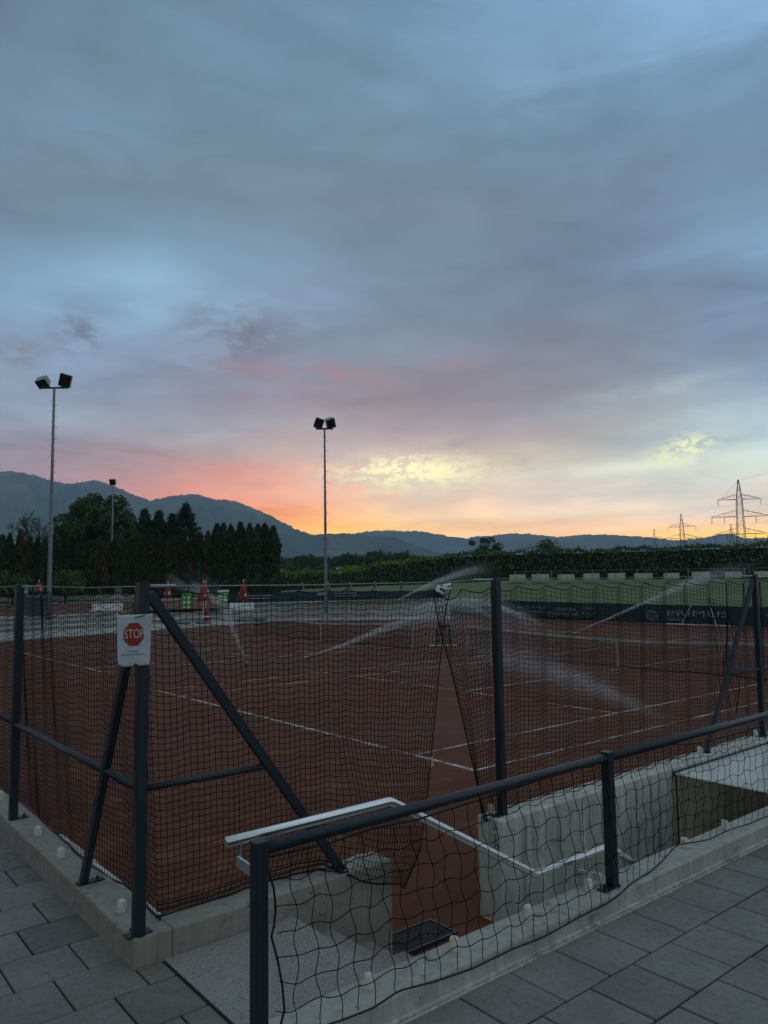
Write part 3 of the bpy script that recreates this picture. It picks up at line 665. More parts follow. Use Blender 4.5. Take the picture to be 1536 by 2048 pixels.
HF = [(3500, 6150, 200), (3816.52, 5913.7, 375.29), (4173.95, 5622.53, 442.11), (4299.27, 5520.45, 471.98), (4460.03, 5389.5, 468.86), (4709.93, 5185.94, 454.77), (4887.75, 5041.09, 409.8), (4994.56, 4954.08, 393.89), (5101.98, 4866.58, 410.25), (5280.74, 4720.97, 420.61), (5459.31, 4575.5, 421.76), (5637.13, 4430.66, 395.25), (5851.6, 4255.95, 404.91), (6065.52, 4081.7, 396.15), (6278.56, 3908.16, 364.36), (6455.78, 3763.8, 333.29), (6634.73, 3618.03, 348.23), (6814.73, 3471.4, 386.21), (6903.89, 3398.78, 384.48), (6990.95, 3327.86, 336.72), (7155.76, 3193.61, 351.94), (7456.09, 2948.97, 364.54), (7958.28, 2539.89, 410.12), (8200, 1700, 380), (8300, 700, 300)]
ridge('far_hills', HF, 1500, 400, 8, 60, tree=12, crag=4, cols=520)

# --- the evening haze in the valley
hz = MB().bb((-2700, -2700, -3.7), (HX, HY, HT))
hm = bpy.data.materials.new('haze'); hm.use_nodes = True; ht = hm.node_tree; ht.nodes.clear()
pv = ht.nodes.new('ShaderNodeVolumePrincipled'); pv.inputs['Color'].default_value = (.55, .79, 1, 1); pv.inputs['Density'].default_value = HAZE; pv.inputs['Anisotropy'].default_value = .1
ho = ht.nodes.new('ShaderNodeOutputMaterial'); ht.links.new(pv.outputs[0], ho.inputs['Volume'])
haze = part('haze', hz, hm, None, 'stuff')

# ================================================================== VEGETATION
def leaf_obj(name, P, size, mts, parent, kind=None, elong=1.0, vert=0.0, seed=1, midx=None):
    rr = np.random.default_rng(seed); P = np.asarray(P, float); n = len(P); size = np.broadcast_to(size, (n,))
    a = rr.normal(size=(n, 3)); a[:, 2] = a[:, 2] * (1 - vert) + vert * 2.5; a /= np.linalg.norm(a, axis=1)[:, None]
    b = rr.normal(size=(n, 3)); b = np.cross(a, b); b /= np.linalg.norm(b, axis=1)[:, None]
    A = a * (size * elong)[:, None]; B = b * (size * .6)[:, None]
    V = np.stack([P - A, P + B * .8 - A * .1, P + A, P - B * .8 + A * .1], 1).reshape(-1, 3)
    me = bpy.data.meshes.new(name); me.vertices.add(4 * n); me.loops.add(4 * n); me.polygons.add(n)
    me.vertices.foreach_set('co', V.ravel()); me.loops.foreach_set('vertex_index', np.arange(4 * n)); me.polygons.foreach_set('loop_start', np.arange(0, 4 * n, 4))
    try: me.polygons.foreach_set('loop_total', np.full(n, 4))
    except Exception: pass
    for m_ in (mts if isinstance(mts, list) else [mts]): me.materials.append(m_)
    if midx is not None: me.polygons.foreach_set('material_index', np.asarray(midx, int))
    me.update(calc_edges=True); me.validate()
    o = link(name, me, parent)
    if kind: o['kind'] = kind
    return o

def make_thuja(seed, brown, name='thuja'):
    rr = np.random.default_rng(seed); H = 7.0
    t = thing(name, 'thuja', 'tree', (0, 0, 0))
    n = 1500; h = rr.uniform(0, 1, n) ** .9; ph = rr.uniform(0, 2 * pi, n)
    lob = 1 + .20 * np.sin(ph * 3 + seed) + .14 * np.sin(h * 13 + ph * 2 + seed)
    r = .60 * np.minimum(1, (1 - h) * 3.4 + .03) ** .72 * lob * (.80 + .25 * rr.random(n))
    P = np.stack([r * np.cos(ph), r * np.sin(ph), h * H], 1)
    leaf_obj('crown', P, rr.uniform(.10, .24, n), [MATS['thuja'], MATS['thuja_brown']], t, elong=1.5, vert=.7, seed=seed, midx=(rr.random(n) < brown) & (np.sin(ph * 2 + h * 9 + seed) > -.2))
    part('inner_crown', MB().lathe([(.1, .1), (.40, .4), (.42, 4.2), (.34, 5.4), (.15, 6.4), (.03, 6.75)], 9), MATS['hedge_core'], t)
    part('trunk', MB().tube([(0, 0, -.3), (0, 0, .5)], [.12, .09], 7), MATS['bark'], t)
    return t
TT = [(18.8, 88.39, 7.96), (19.45, 87.86, 8.06), (20.39, 87.09, 8.49), (21.19, 86.44, 7.74), (21.85, 85.91, 7.56), (22.49, 85.38, 7.66), (23.27, 84.75, 7.87), (24.02, 84.14, 7.52), (24.75, 83.54, 7.68), (25.44, 82.98, 7.94), (26.19, 82.37, 7.26), (26.92, 81.77, 7.35), (27.71, 81.13, 7.06), (28.49, 80.5, 7.21), (29.14, 79.97, 7.31), (29.78, 79.44, 7.41), (30.44, 78.91, 7.17), (31.17, 78.31, 7.55), (31.86, 77.75, 7.71), (32.56, 77.18, 7.36), (33.26, 76.61, 7.23), (33.86, 76.12, 7.5), (34.55, 75.56, 7.65), (35.25, 74.99, 7.75), (35.94, 74.43, 7.85), (36.63, 73.86, 8.01), (37.4, 73.16, 8.83), (38.0, 72.8, 8.9), (38.62, 72.27, 8.7), (39.45, 71.57, 8.95), (40.25, 70.89, 8.78), (40.95, 70.29, 8.7), (41.6, 69.83, 8.75), (42.3, 69.27, 8.5)]
protos = [make_thuja(11, .04), make_thuja(12, .10), make_thuja(13, .85), make_thuja(14, .02)]
for p_ in protos: p_['group'] = 'thujas of the tall hedge row'
brown_at = (2, 3, 12, 18, 19, 21, 23, 25)
used = set()
for i, (x, y, zt) in enumerate(TT):
    z0 = zp(x, y) - .1; k = 2 if i in brown_at else (3 if i >= 26 else i % 2)
    if k not in used: o = protos[k]; used.add(k)
    else: o = copy_tree(protos[k])
    o.location = (x, y, z0); o.rotation_euler = (0, 0, random.uniform(0, 6)); s = (zt - z0) / 6.95
    wdt = random.uniform(.92, 1.12) * (1.12 if i >= 26 else 1.0); o.scale = (wdt, wdt, s)
    if i >= 26: o['label'] = 'tall dark thuja column, %s from the right end of the thuja row' % ORD[33 - i]
    elif k == 2: o['label'] = 'brownish dying thuja column, %s from the left of the thuja row' % (ORD[i] if i < 20 else 'twenty-' + ORD[i - 20])
    else: o['label'] = 'dark green thuja column, %s from the left of the thuja row' % (ORD[i] if i < 20 else 'twenty-' + ORD[i - 20])

def make_broad(name, label, x, y, z0, H, Rr, n, leafm, seed, size=(.16, .34), group=None, conic=False, sparse=False):
    rr = np.random.default_rng(seed); t = thing(name, label, 'tree', (x, y, z0), 0, group)
    tr = MB(); tr.tube([(0, 0, -.3), (rr.normal() * .1, rr.normal() * .1, H * .3), (rr.normal() * .25, rr.normal() * .25, H * .62), (0, 0, H * .93)], [H * .022 + .04, H * .017 + .02, H * .010, .02], 7)
    cl = []
    if conic:
        for k in range(34):
            h = .30 + .69 * (k / 33); R_ = Rr * (1 - h) * rr.uniform(.82, 1.15) + .06
            m_ = max(3, int(9 * (1 - h) + 2))
            for q in range(m_):
                a = q * 2 * pi / m_ + rr.uniform(0, 1) + k; e = np.array([R_ * cos(a), R_ * sin(a), h * H - R_ * rr.uniform(.05, .35)]); b = np.array([0, 0, h * H])
                tr.tube([tuple(b), tuple(e)], [.035, .012], 4)
                for _ in range(max(4, int(n / 34 / m_))):
                    s = rr.uniform(.15, 1) ** .7; cl.append(b + (e - b) * s + rr.normal(size=3) * np.array([.16, .16, .13]) * (1 + R_ * .12))
        P = np.array(cl); sz = rr.uniform(size[0], size[1], len(P))
    else:
        nb = 34 if not sparse else 16
        cents = []
        for k in range(nb):
            a = rr.uniform(0, 2 * pi); e = rr.uniform(-.35, 1.0); q = sqrt(max(0, 1 - e * e * .8)) * rr.uniform(.45, 1.0)
            c = np.array([Rr * q * cos(a), Rr * q * sin(a), H * (.56 + .38 * e)])
            cents.append((c, Rr * rr.uniform(.22, .42) * (.7 if sparse else 1)))
            b0 = np.array([0, 0, H * rr.uniform(.22, .55)]); mid = (b0 + c) / 2 + rr.normal(size=3) * .25 + np.array([0, 0, .2])
            tr.tube([tuple(b0), tuple(mid), tuple(c)], [H * .009 + .01, H * .006 + .008, .012], 5)
        per = n // nb; P = []
        for c, r_ in cents:
            d = rr.normal(size=(per, 3)); d /= np.linalg.norm(d, axis=1)[:, None]
            P.append(c + d * (r_ * rr.uniform(.45, 1.08, per) ** .6)[:, None] * np.array([1, 1, .8]))
        P = np.concatenate(P); sz = rr.uniform(size[0], size[1], len(P))
    part('trunk', tr, MATS['bark'], t)
    leaf_obj('crown', P, sz, leafm, t, elong=.9, seed=seed + 1)
    return t
def make_bare(name, label, x, y, z0, H, seed):
    rr = np.random.default_rng(seed); t = thing(name, label, 'tree', (x, y, z0)); m = MB()
    def grow(p, d, L, r, depth):
        q = p + d * L; k = p + d * L * .5 + Vector(rr.normal(size=3) * L * .06); m.tube([p, k, q], [r, r * .85, r * .68], 5)
        if depth == 0: return
        for _ in range(3 if depth > 1 else 4):
            nd = (d + Vector(rr.normal(size=3)) * .55 + Vector((0, 0, .12))).normalized(); grow(q, nd, L * rr.uniform(.6, .82), r * .62, depth - 1)
    grow(Vector((0, 0, -.3)), Vector((0, 0, 1)), H * .34, H * .018, 5)
    part('trunk', m, MATS['bark'], t); return t
make_broad('broadleaf_tree', 'large dark bushy tree rising above the thuja row behind the small lamp mast', 34.0, 101.8, 1.0, 13.8, 5.2, 12000, MATS['leaf_dark'], 21, (.16, .36))
make_broad('broadleaf_tree', 'lower rounded dark tree right of the large bushy tree, above the thuja row', 36.3, 99.6, 1.0, 11.4, 3.4, 5000, MATS['leaf_dark'], 22, (.16, .34))
make_broad('broadleaf_tree', 'lower rounded dark tree left of the large bushy tree, above the thuja row', 31.2, 104.2, 1.0, 10.3, 3.2, 4000, MATS['leaf_dark'], 23, (.16, .34))
for i, (x, y, zt, lb) in enumerate(((38.88, 97.83, 12.6, 'leftmost pointed spruce above the thuja row'), (40.38, 96.6, 12.3, 'second pointed spruce from the left above the thuja row'), (41.84, 95.42, 11.9, 'third pointed spruce from the left, just left of the tallest spruce'), (43.28, 94.24, 13.3, 'tallest pointed spruce above the thuja row'))):
    make_broad('spruce_tree', lb, x, y, 1.0, zt - 1.0, 6.2 if i < 3 else 7.4, 11000, MATS['leaf_spruce'], 31 + i, (.10, .24), 'spruces behind the thuja row', conic=True)
make_bare('bare_tree', 'bare leafless tree above the thuja row behind the tall left lamp mast', 26.53, 107.89, 1.0, 11.5, 41)
make_bare('bare_tree', 'bare leafless tree between the tall left lamp mast and the bushy tree', 28.9, 106.14, 1.0, 11.0, 43)
make_broad('slender_tree', 'airy young tree standing above the right hedge against the hills', 78.3, 70.5, 2.0, 6.6, 3.2, 1500, MATS['leaf_dark'], 51, (.12, .28), sparse=True)
make_broad('garden_shrub', 'small leafy treetop showing over the hedge right of the airy tree', 78.26, 59.3, 2.0, 5.4, 2.6, 1600, MATS['leaf_dark'], 52, (.12, .28))
make_broad('leafy_bush', 'loose leafy bush in front of the thuja row at the left picture edge', 18.2, 80.8, zp(18, 81), 3.2, 2.2, 1300, MATS['leaf_dark'], 53, (.09, .22), 'bushes in front of the thuja row')
make_broad('leafy_bush', 'loose leafy bush in front of the thujas just right of the tall left lamp mast', 23.0, 79.0, zp(23, 79), 3.2, 2.0, 1300, MATS['leaf_dark'], 54, (.09, .22), 'bushes in front of the thuja row')
FT = [(570, 1118), (590, 1121), (610, 1114), (628, 1118), (646, 1117), (664, 1121), (686, 1116), (702, 1112), (720, 1117), (738, 1118), (752, 1108), (772, 1115), (790, 1113), (806, 1111), (824, 1118), (842, 1120)]
fx = [(120.3, 192.7), (122.6, 190.8), (124.9, 189.0), (126.9, 187.3), (129.1, 185.6), (131.2, 183.8), (133.7, 181.8), (135.6, 180.3), (137.7, 178.5), (139.8, 176.8), (141.5, 175.5), (143.8, 173.6), (145.9, 171.9), (147.8, 170.3), (149.9, 168.6), (152.0, 166.9)]
ft0 = make_broad('distant_tree', 'x', 0, 0, 0, 9.0, 3.4, 1500, MATS['leaf_dark'], 61, (.22, .5), 'line of distant trees between the two hedges')
for i, ((px, py), (x, y)) in enumerate(zip(FT, fx)):
    o = ft0 if i == 0 else copy_tree(ft0)
    zt = 2.2 + (1167 - py) * 230 / 1522; o.location = (x, y, .8); s = (zt - .8) / 8.7; o.scale = (s * random.uniform(.9, 1.25), s * random.uniform(.9, 1.25), s); o.rotation_euler = (0, 0, random.uniform(0, 6))
    o['label'] = 'distant round tree, %s from the left of the tree line right of the thujas' % ORD[i]

def hedge(name, label, pts, wd, dens, seed, fresh):
    """pts: x, y, base z, top z"""
    rr = np.random.default_rng(seed); t = thing(name, label, 'hedge'); core = MB(); P = []; mi = []; sz = []
    for (a, b) in zip(pts[:-1], pts[1:]):
        a = np.array(a, float); b = np.array(b, float); L = hypot(b[0] - a[0], b[1] - a[1]); d = (b[:2] - a[:2]) / L; nrm = np.array([-d[1], d[0]])
        if nrm @ (np.array([CAM_LOC.x, CAM_LOC.y]) - a[:2]) < 0: nrm = -nrm
        q = []
        for p in (a, b):
            for s_ in (1, -1):
                for zz in (p[2] - .3, p[3] - .32): q.append((*(p[:2] + nrm * s_ * (wd / 2 - .22)), zz))
        core.add(q, [(0, 1, 5, 4), (2, 6, 7, 3), (1, 3, 7, 5), (0, 4, 6, 2), (0, 2, 3, 1), (4, 5, 7, 6)])
        n = int(L * dens); u = rr.random(n); face = rr.random(n)
        zb = a[2] + (b[2] - a[2]) * u; zt = a[3] + (b[3] - a[3]) * u + .12 * np.sin(u * L * .9 + seed) + .08 * np.sin(u * L * 2.7)
        top = face > .62; off = np.where(top, rr.uniform(-1, 1, n) * wd / 2, wd / 2 + rr.normal(0, .10, n)); bk = (face < .16); off = np.where(bk, -off, off)
        zz = np.where(top, zt + rr.normal(0, .11, n), zb + (zt - zb) * rr.random(n))
        sprig = rr.random(n) < .02; zz = np.where(sprig, zt + rr.uniform(.05, .5, n), zz); off = np.where(sprig, rr.uniform(-1, 1, n) * wd / 2.4, off)
        xy = a[:2] + (b[:2] - a[:2]) * u[:, None] + nrm * off[:, None]
        P.append(np.c_[xy, zz]); mi.append(((zt - zz) < rr.uniform(.1, .75, n)) & (rr.random(n) < fresh)); sz.append(rr.uniform(.11, .26, n))
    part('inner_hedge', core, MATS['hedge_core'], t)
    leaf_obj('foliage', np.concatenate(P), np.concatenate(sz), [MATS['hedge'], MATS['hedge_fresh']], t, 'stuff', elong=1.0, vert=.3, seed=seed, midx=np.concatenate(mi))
    return t
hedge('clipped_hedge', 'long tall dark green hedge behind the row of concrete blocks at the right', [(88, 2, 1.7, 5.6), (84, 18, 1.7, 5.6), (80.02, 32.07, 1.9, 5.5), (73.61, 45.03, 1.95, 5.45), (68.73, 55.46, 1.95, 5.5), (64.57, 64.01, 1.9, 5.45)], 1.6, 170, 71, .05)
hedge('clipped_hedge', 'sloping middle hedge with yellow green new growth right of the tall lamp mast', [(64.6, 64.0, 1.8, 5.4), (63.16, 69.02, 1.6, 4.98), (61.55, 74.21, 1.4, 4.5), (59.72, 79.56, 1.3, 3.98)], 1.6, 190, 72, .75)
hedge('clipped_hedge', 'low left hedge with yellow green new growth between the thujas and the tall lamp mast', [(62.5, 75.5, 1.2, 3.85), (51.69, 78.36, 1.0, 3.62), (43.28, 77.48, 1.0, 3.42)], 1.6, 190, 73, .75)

# ================================================================== FAR BUILT THINGS
wh = thing('white_shed', 'small white flat roofed building far off behind the middle hedge', 'building', (118.0, 157.5, .8))
part('wall', MB().box((0, 0, 2.6), (6.5, 5, 5.2), -.68), MATS['white'], wh)
part('roof', MB().box((0, 0, 5.35), (7.0, 5.5, .3), -.68), MATS['galv'], wh)

def pylon(label, x, y, z0, H):
    t = thing('power_pylon', label, 'pylon', (x, y, z0), 0, 'power pylons beyond the right hedge')
    ld = Vector((-.798, -.603, 0)); ad = Vector((.603, -.798, 0)); s = H / 60.0
    def hw(h): return s * (np.interp(h, [0, 24, 48, 60], [4.2, 2.2, 1.5, .25]))
    m = MB(); lv = [0, 8, 15, 21, 27, 32, 37, 42, 47, 51.5, 56, 60]
    cn = lambda h, a, b: tuple(ad * (a * hw(h)) + ld * (b * hw(h)) + Vector((0, 0, h * s)))
    for a, b in ((1, 1), (1, -1), (-1, -1), (-1, 1)): m.tube([cn(h, a, b) for h in lv], .16 * s, 4)
    for h0, h1 in zip(lv[:-1], lv[1:]):
        for (a, b), (c, d) in (((1, 1), (1, -1)), ((1, -1), (-1, -1)), ((-1, -1), (-1, 1)), ((-1, 1), (1, 1))):
            m.tube([cn(h0, a, b), cn(h1, c, d)], .075 * s, 3); m.tube([cn(h0, c, d), cn(h1, a, b)], .075 * s, 3); m.tube([cn(h1, a, b), cn(h1, c, d)], .06 * s, 3)
    part('lattice_tower', m, MATS['dark_metal'], t)
    tips = []
    for h, half, rise in ((48, 12.0, 3.2), (37.5, 16.2, 4.0), (27.0, 14.5, 3.6)):
        m = MB()
        for sd in (1, -1):
            for b in (1, -1):
                m.tube([tuple(ad * (sd * hw(h)) + ld * (b * hw(h)) + Vector((0, 0, h * s))), tuple(ad * (sd * half * s) + Vector((0, 0, h * s)))], .13 * s, 4)
                m.tube([tuple(ad * (sd * hw(h + rise)) + ld * (b * hw(h)) + Vector((0, 0, (h + rise) * s))), tuple(ad * (sd * half * s) + Vector((0, 0, (h + .3) * s)))], .10 * s, 4)
            for k in range(1, 6):
                q = k / 6; p0 = ad * (sd * lerp(hw(h), half * s, q)); zt = (h + rise * (1 - q)) * s
                m.tube([tuple(p0 + Vector((0, 0, h * s))), tuple(ad * (sd * lerp(hw(h), half * s, max(0, q - .16))) + Vector((0, 0, (h + rise * (1 - q + .16)) * s)))], .055 * s, 3)
                m.tube([tuple(p0 + Vector((0, 0, h * s))), tuple(p0 + Vector((0, 0, zt)))], .055 * s, 3)
            for q in ((1.0,) if h > 45 else (1.0, .55)):
                p0 = ad * (sd * half * s * q); z1 = (h - 3.8) * s
                ins = MB(); ins.tube([tuple(p0 + ad * .45 + Vector((0, 0, h * s))), tuple(p0 + Vector((0, 0, z1)))], .10 * s, 4); ins.tube([tuple(p0 - ad * .45 + Vector((0, 0, h * s))), tuple(p0 + Vector((0, 0, z1)))], .10 * s, 4)
                part('insulator', ins, MATS['dark_metal'], t); tips.append(Vector((x, y, z0)) + p0 + Vector((0, 0, z1)))
        part('crossarm', m, MATS['dark_metal'], t)
    tips.append(Vector((x, y, z0 + 60 * s))); return tips
t1 = pylon('largest and nearest lattice power pylon with three crossarms above the right hedge', 446.17, 211.03, 1.0, 58.6)
t2 = pylon('second largest lattice power pylon, left of the largest one', 643.51, 359.83, 0, 60.0)
t3 = pylon('small distant lattice pylon, leftmost of the power pylons', 814.38, 491.5, 0, 60.0)
t4 = pylon('small distant lattice pylon seen through the legs of the largest one', 1081.9, 531.5, 0, 78.0)
t0 = [p + Vector((-230, -174, 6)) for p in t1]
wr = MB()
for A, B in ((t0, t1), (t1, t2), (t2, t3)):
    for a, b in zip(A, B):
        wr.tube([tuple(a.lerp(b, k / 14) - Vector((0, 0, 9.0 * 4 * (k / 14) * (1 - k / 14)))) for k in range(15)], .045, 3, cap=False)
pw = thing('power_lines', 'thin power cables hanging between the pylons at the right', 'cables'); part('cables', wr, MATS['dark_metal'], pw, 'stuff')

# concrete blocks on the rim of the sports field
blk = [(51.87, 42.11), (53.5, 40.78), (55.31, 39.3), (57.12, 37.83), (58.9, 36.38), (60.81, 34.82), (62.8, 33.2), (64.89, 31.5), (67.2, 29.62), (69.26, 27.94)]
bb_ = MB().bb((-.64, -.32, 0), (.64, .32, .56)); bme = bb_.mesh('concrete_block', MATS['concrete_pale'])
for i, (x, y) in enumerate(blk):
    o = link('concrete_block', bme, None, (x, y, 2.12 - .006 * i)); o.rotation_euler = (0, 0, -.68 + random.uniform(-.25, .25)); s = random.uniform(.92, 1.2); o.scale = (s, 1, random.uniform(.95, 1.1))
    bv = o.modifiers.new('bevel', 'BEVEL'); bv.width = .03; bv.segments = 1
    tag(o, 'pale concrete block on the grass rim, %s from the left of the row' % ORD[i], 'block', 'concrete blocks along the field edge')
# thin fence posts
def wire_fence(label, pts, ztop, zbot, name='wire_fence'):
    t = thing(name, label, 'fence'); tops = []
    for (x, y), a, b in zip(pts, zbot, ztop):
        part('post', MB().tube([(x, y, a - .2), (x, y, b)], .024, 6), MATS['dark_metal'], t); tops.append((x, y, a, b))
    m = MB()
    for f in (.02, .35, .68, 1.0):
        for p, q in zip(tops[:-1], tops[1:]): m.tube([(p[0], p[1], lerp(p[2], p[3], f)), (q[0], q[1], lerp(q[2], q[3], f))], .008, 3, cap=False)
    for p, q in zip(tops[:-1], tops[1:]):
        L = hypot(q[0] - p[0], q[1] - p[1]); n = int(L / .16)
        for k in range(n):
            for dr in (1, -1):
                a0 = k / n; a1 = min(1, max(0, a0 + dr * 1.1 / L)); m.tube([(lerp(p[0], q[0], a0), lerp(p[1], q[1], a0), lerp(p[2], q[2], a0)), (lerp(p[0], q[0], a1), lerp(p[1], q[1], a1), lerp(p[3], q[3], a0))], .004, 3, cap=False)
    part('wire_mesh', m, MATS['dark_metal'], t, 'stuff')
fr_ = [(44.07, 35.56), (46.3, 33.75), (48.79, 31.71), (51.53, 29.48), (54.61, 26.97), (58.02, 24.19), (61.5, 21.4)]
t = thing('field_fence', 'row of thin grey posts with a single wire on the grass field behind the banner', 'fence')
for x, y in fr_: part('post', MB().tube([(x, y, .3), (x, y, 2.9)], .03, 6), MATS['galv'], t)
part('wire', MB().tube([(x, y, 2.85) for x, y in fr_], .008, 3), MATS['galv'], t)
fl_ = [(38.62, 65.79), (40.25, 64.47), (41.87, 63.14), (45.69, 60.03), (47.2, 58.81), (47.93, 58.21), (49.31, 57.09), (50.12, 56.43), (51.55, 55.27), (52.03, 54.87), (54.06, 53.22), (56.5, 51.23)]
wire_fence('chain link fence with thin grey posts in front of the middle hedge', fl_, [3.45 - .03 * i for i in range(12)], [zp(x, y) for x, y in fl_])

# ================================================================== COURT EQUIPMENT
from mathutils.bvhtree import BVHTree
_v = []; _f = []
for o in [o for o in COL.objects if o.type == 'MESH' and (o.name.split('.')[0] in ('terrace', 'step', 'upper_ground', 'grass_field', 'clay_court', 'upper_clay_court'))]:
    if o.parent and o.parent.get('category'): continue
    b = len(_v); _v += [v.co.copy() for v in o.data.vertices]; _f += [tuple(i + b for i in p.vertices) for p in o.data.polygons]
BV = BVHTree.FromPolygons(_v, _f)
def gz(x, y):
    h = BV.ray_cast(Vector((x, y, 8)), Vector((0, 0, -1)))[0]; return h.z if h else ZC

def text_obj(name, s, size, mt, parent, matrix, sx=1.0, ext=.0004, align='CENTER', space=1.0):
    cu = bpy.data.curves.new(name, 'FONT'); cu.body = s; cu.size = size; cu.extrude = ext; cu.align_x = align; cu.align_y = 'CENTER'; cu.space_character = space; cu.resolution_u = 3
    o = bpy.data.objects.new('tmp', cu); COL.objects.link(o)
    bpy.context.view_layer.update()
    me = bpy.data.meshes.new_from_object(o.evaluated_get(bpy.context.evaluated_depsgraph_get())); bpy.data.objects.remove(o, do_unlink=True)
    me.materials.clear(); me.materials.append(mt); me.transform(Matrix.Diagonal((sx, 1, 1, 1))); me.name = name
    r = link(name, me, parent); r.matrix_local = matrix; return r
def frame_m(origin, xdir, updir):
    x = Vector(xdir).normalized(); y = Vector(updir); y = (y - x * y.dot(x)).normalized(); z = x.cross(y)
    return Matrix(((x.x, y.x, z.x, origin[0]), (x.y, y.y, z.y, origin[1]), (x.z, y.z, z.z, origin[2]), (0, 0, 0, 1)))

def lamp_mast(label, x, y, ztop, half, rad, heads, rung0):
    z0 = gz(x, y); H = ztop - z0; t = thing('floodlight_mast', label, 'floodlight mast', (x, y, z0), 0, 'floodlight masts of the tennis courts')
    R = Vector((.776, -.630, 0)); Fh = Vector((.630, .776, 0))
    part('pole', MB().tube([(0, 0, -.3), (0, 0, H * .12), (0, 0, H * .6), (0, 0, H)], [rad, rad * .95, rad * .66, rad * .5], 10), MATS['mast'], t, smooth=True)
    part('base_plate', MB().box((0, 0, .02), (rad * 4, rad * 4, .04)), MATS['mast'], t)
    m = MB(); h = H * rung0
    k = 0
    while h < H - .6:
        s = 1 if k % 2 else -1; m.tube([tuple(R * (s * rad * .4) + Vector((0, 0, h))), tuple(R * (s * (rad * .6 + .16)) + Vector((0, 0, h))), tuple(R * (s * (rad * .6 + .16)) + Vector((0, 0, h + .05)))], .014, 4); h += .42; k += 1
    part('climbing_rung', m, MATS['mast'], t, 'stuff')
    if half: part('crossbar', MB().bar(tuple(R * -half + Vector((0, 0, H))), tuple(R * half + Vector((0, 0, H))), .12, .12), MATS['dark_metal'], t)
    for (off, wd, ht, dp, tilt, yaw, roll) in heads:
        # the lamp box leans back or forward on its bracket; its front glass faces the courts
        b = bpy.data.objects.new('floodlight', None); COL.objects.link(b); b.parent = t; b.location = tuple(R * off + Vector((0, 0, H + .16 + ht * .42)))
        b.rotation_euler = (Matrix(((R.x, Fh.x, 0), (R.y, Fh.y, 0), (0, 0, 1))) @ Matrix.Rotation(roll, 3, 'Y') @ Matrix.Rotation(yaw, 3, 'Z') @ Matrix.Rotation(tilt, 3, 'X')).to_euler()
        hs = MB(); w2, h2 = wd / 2, ht / 2
        hs.add([(-w2, -dp / 2, -h2), (w2, -dp / 2, -h2), (w2, -dp / 2, h2), (-w2, -dp / 2, h2), (-w2 * .86, dp / 2, -h2 * .8), (w2 * .86, dp / 2, -h2 * .8), (w2 * .86, dp / 2, h2 * .8), (-w2 * .86, dp / 2, h2 * .8)],
               [(0, 1, 2, 3), (7, 6, 5, 4), (0, 4, 5, 1), (1, 5, 6, 2), (2, 6, 7, 3), (3, 7, 4, 0)])
        part('housing', hs, MATS['galv'], b, bevel=.02)
        part('glass', MB().bb((-w2 * .92, -dp / 2 - .012, -h2 * .92), (w2 * .92, -dp / 2 - .003, h2 * .92)), MATS['door_dark'], b)
        part('bracket', MB().bar(tuple(R * (off - wd * .45) + Vector((0, 0, H + .09))), tuple(R * (off + wd * .45) + Vector((0, 0, H + .09))), .10, .05), MATS['galv'], t)
    return t
lamp_mast('tall lamp mast with two box floodlights far apart at the left, beside the grey bin', 14.45, 54.14, 17.0, 1.0, .17, [(-.84, .86, .74, .66, radians(48), radians(-8), radians(-12)), (.86, .86, .98, .58, radians(20), radians(12), radians(16))], .45)
lamp_mast('short looking distant lamp mast with a single floodlight in front of the thuja row', 29.74, 84.67, 14.0, 0, .13, [(0, .72, .72, .5, radians(28), 0, 0)], .5)
lamp_mast('tall lamp mast with two floodlights leaning together, before the middle hedge', 33.32, 46.09, 14.75, .70, .15, [(-.46, .74, .84, .55, radians(20), radians(12), radians(19)), (.46, .72, .84, .60, radians(38), radians(14), radians(-20))], .06)

def bench(label, x, y, L, rz):
    z0 = gz(x, y); t = thing('park_bench', label, 'bench', (x, y, z0), rz, 'white benches beside the courts')
    for k in range(3): part('seat_slat', MB().box((0, -.18 + .15 * k, .46), (L, .12, .035)), MATS['white'], t)
    for k in range(3): part('back_slat', MB().box((0, .30 + .03 * k, .58 + .155 * k), (L, .03, .13)), MATS['white'], t)
    for s in (-1, 1):
        part('leg', MB().tube([(s * L * .38, -.2, 0), (s * L * .38, -.2, .44)], .03, 6), MATS['white'], t); part('leg', MB().tube([(s * L * .38, .16, 0), (s * L * .38, .16, .44), (s * L * .38, .40, .98)], .03, 6), MATS['white'], t)
    return t
bench('white slatted bench on the terrace between the lamp mast and the corner post', 18.2, 53.0, 2.3, -.68)
bench('white slatted bench behind the red parasol right of the green scoreboards', 27.46, 49.4, 2.0, -.80)

x, y = 13.75, 54.9; z0 = gz(x, y)
t = thing('waste_bin', 'large grey lidded waste bin standing beside the tall left lamp mast', 'bin', (x, y, z0), -.68)
part('body', MB().add([(-.52, -.42, .08), (.52, -.42, .08), (.52, .42, .08), (-.52, .42, .08), (-.60, -.5, 1.4), (.60, -.5, 1.4), (.60, .5, 1.4), (-.60, .5, 1.4)], [(3, 2, 1, 0), (4, 5, 6, 7), (0, 1, 5, 4), (1, 2, 6, 5), (2, 3, 7, 6), (3, 0, 4, 7)]), MATS['bin_grey'], t, bevel=.03)
part('lid', MB().add([(-.64, -.54, 1.41), (.64, -.54, 1.41), (.64, .54, 1.41), (-.64, .54, 1.41), (-.56, -.4, 1.56), (.56, -.4, 1.56), (.56, .44, 1.60), (-.56, .44, 1.60)], [(3, 2, 1, 0), (4, 5, 6, 7), (0, 1, 5, 4), (1, 2, 6, 5), (2, 3, 7, 6), (3, 0, 4, 7)]), MATS['bin_grey'], t, bevel=.02)
for s in (-1, 1): part('wheel', MB().tube([(s * .46, .38, .08), (s * .54, .38, .08)], .08, 10), MATS['door_dark'], t)

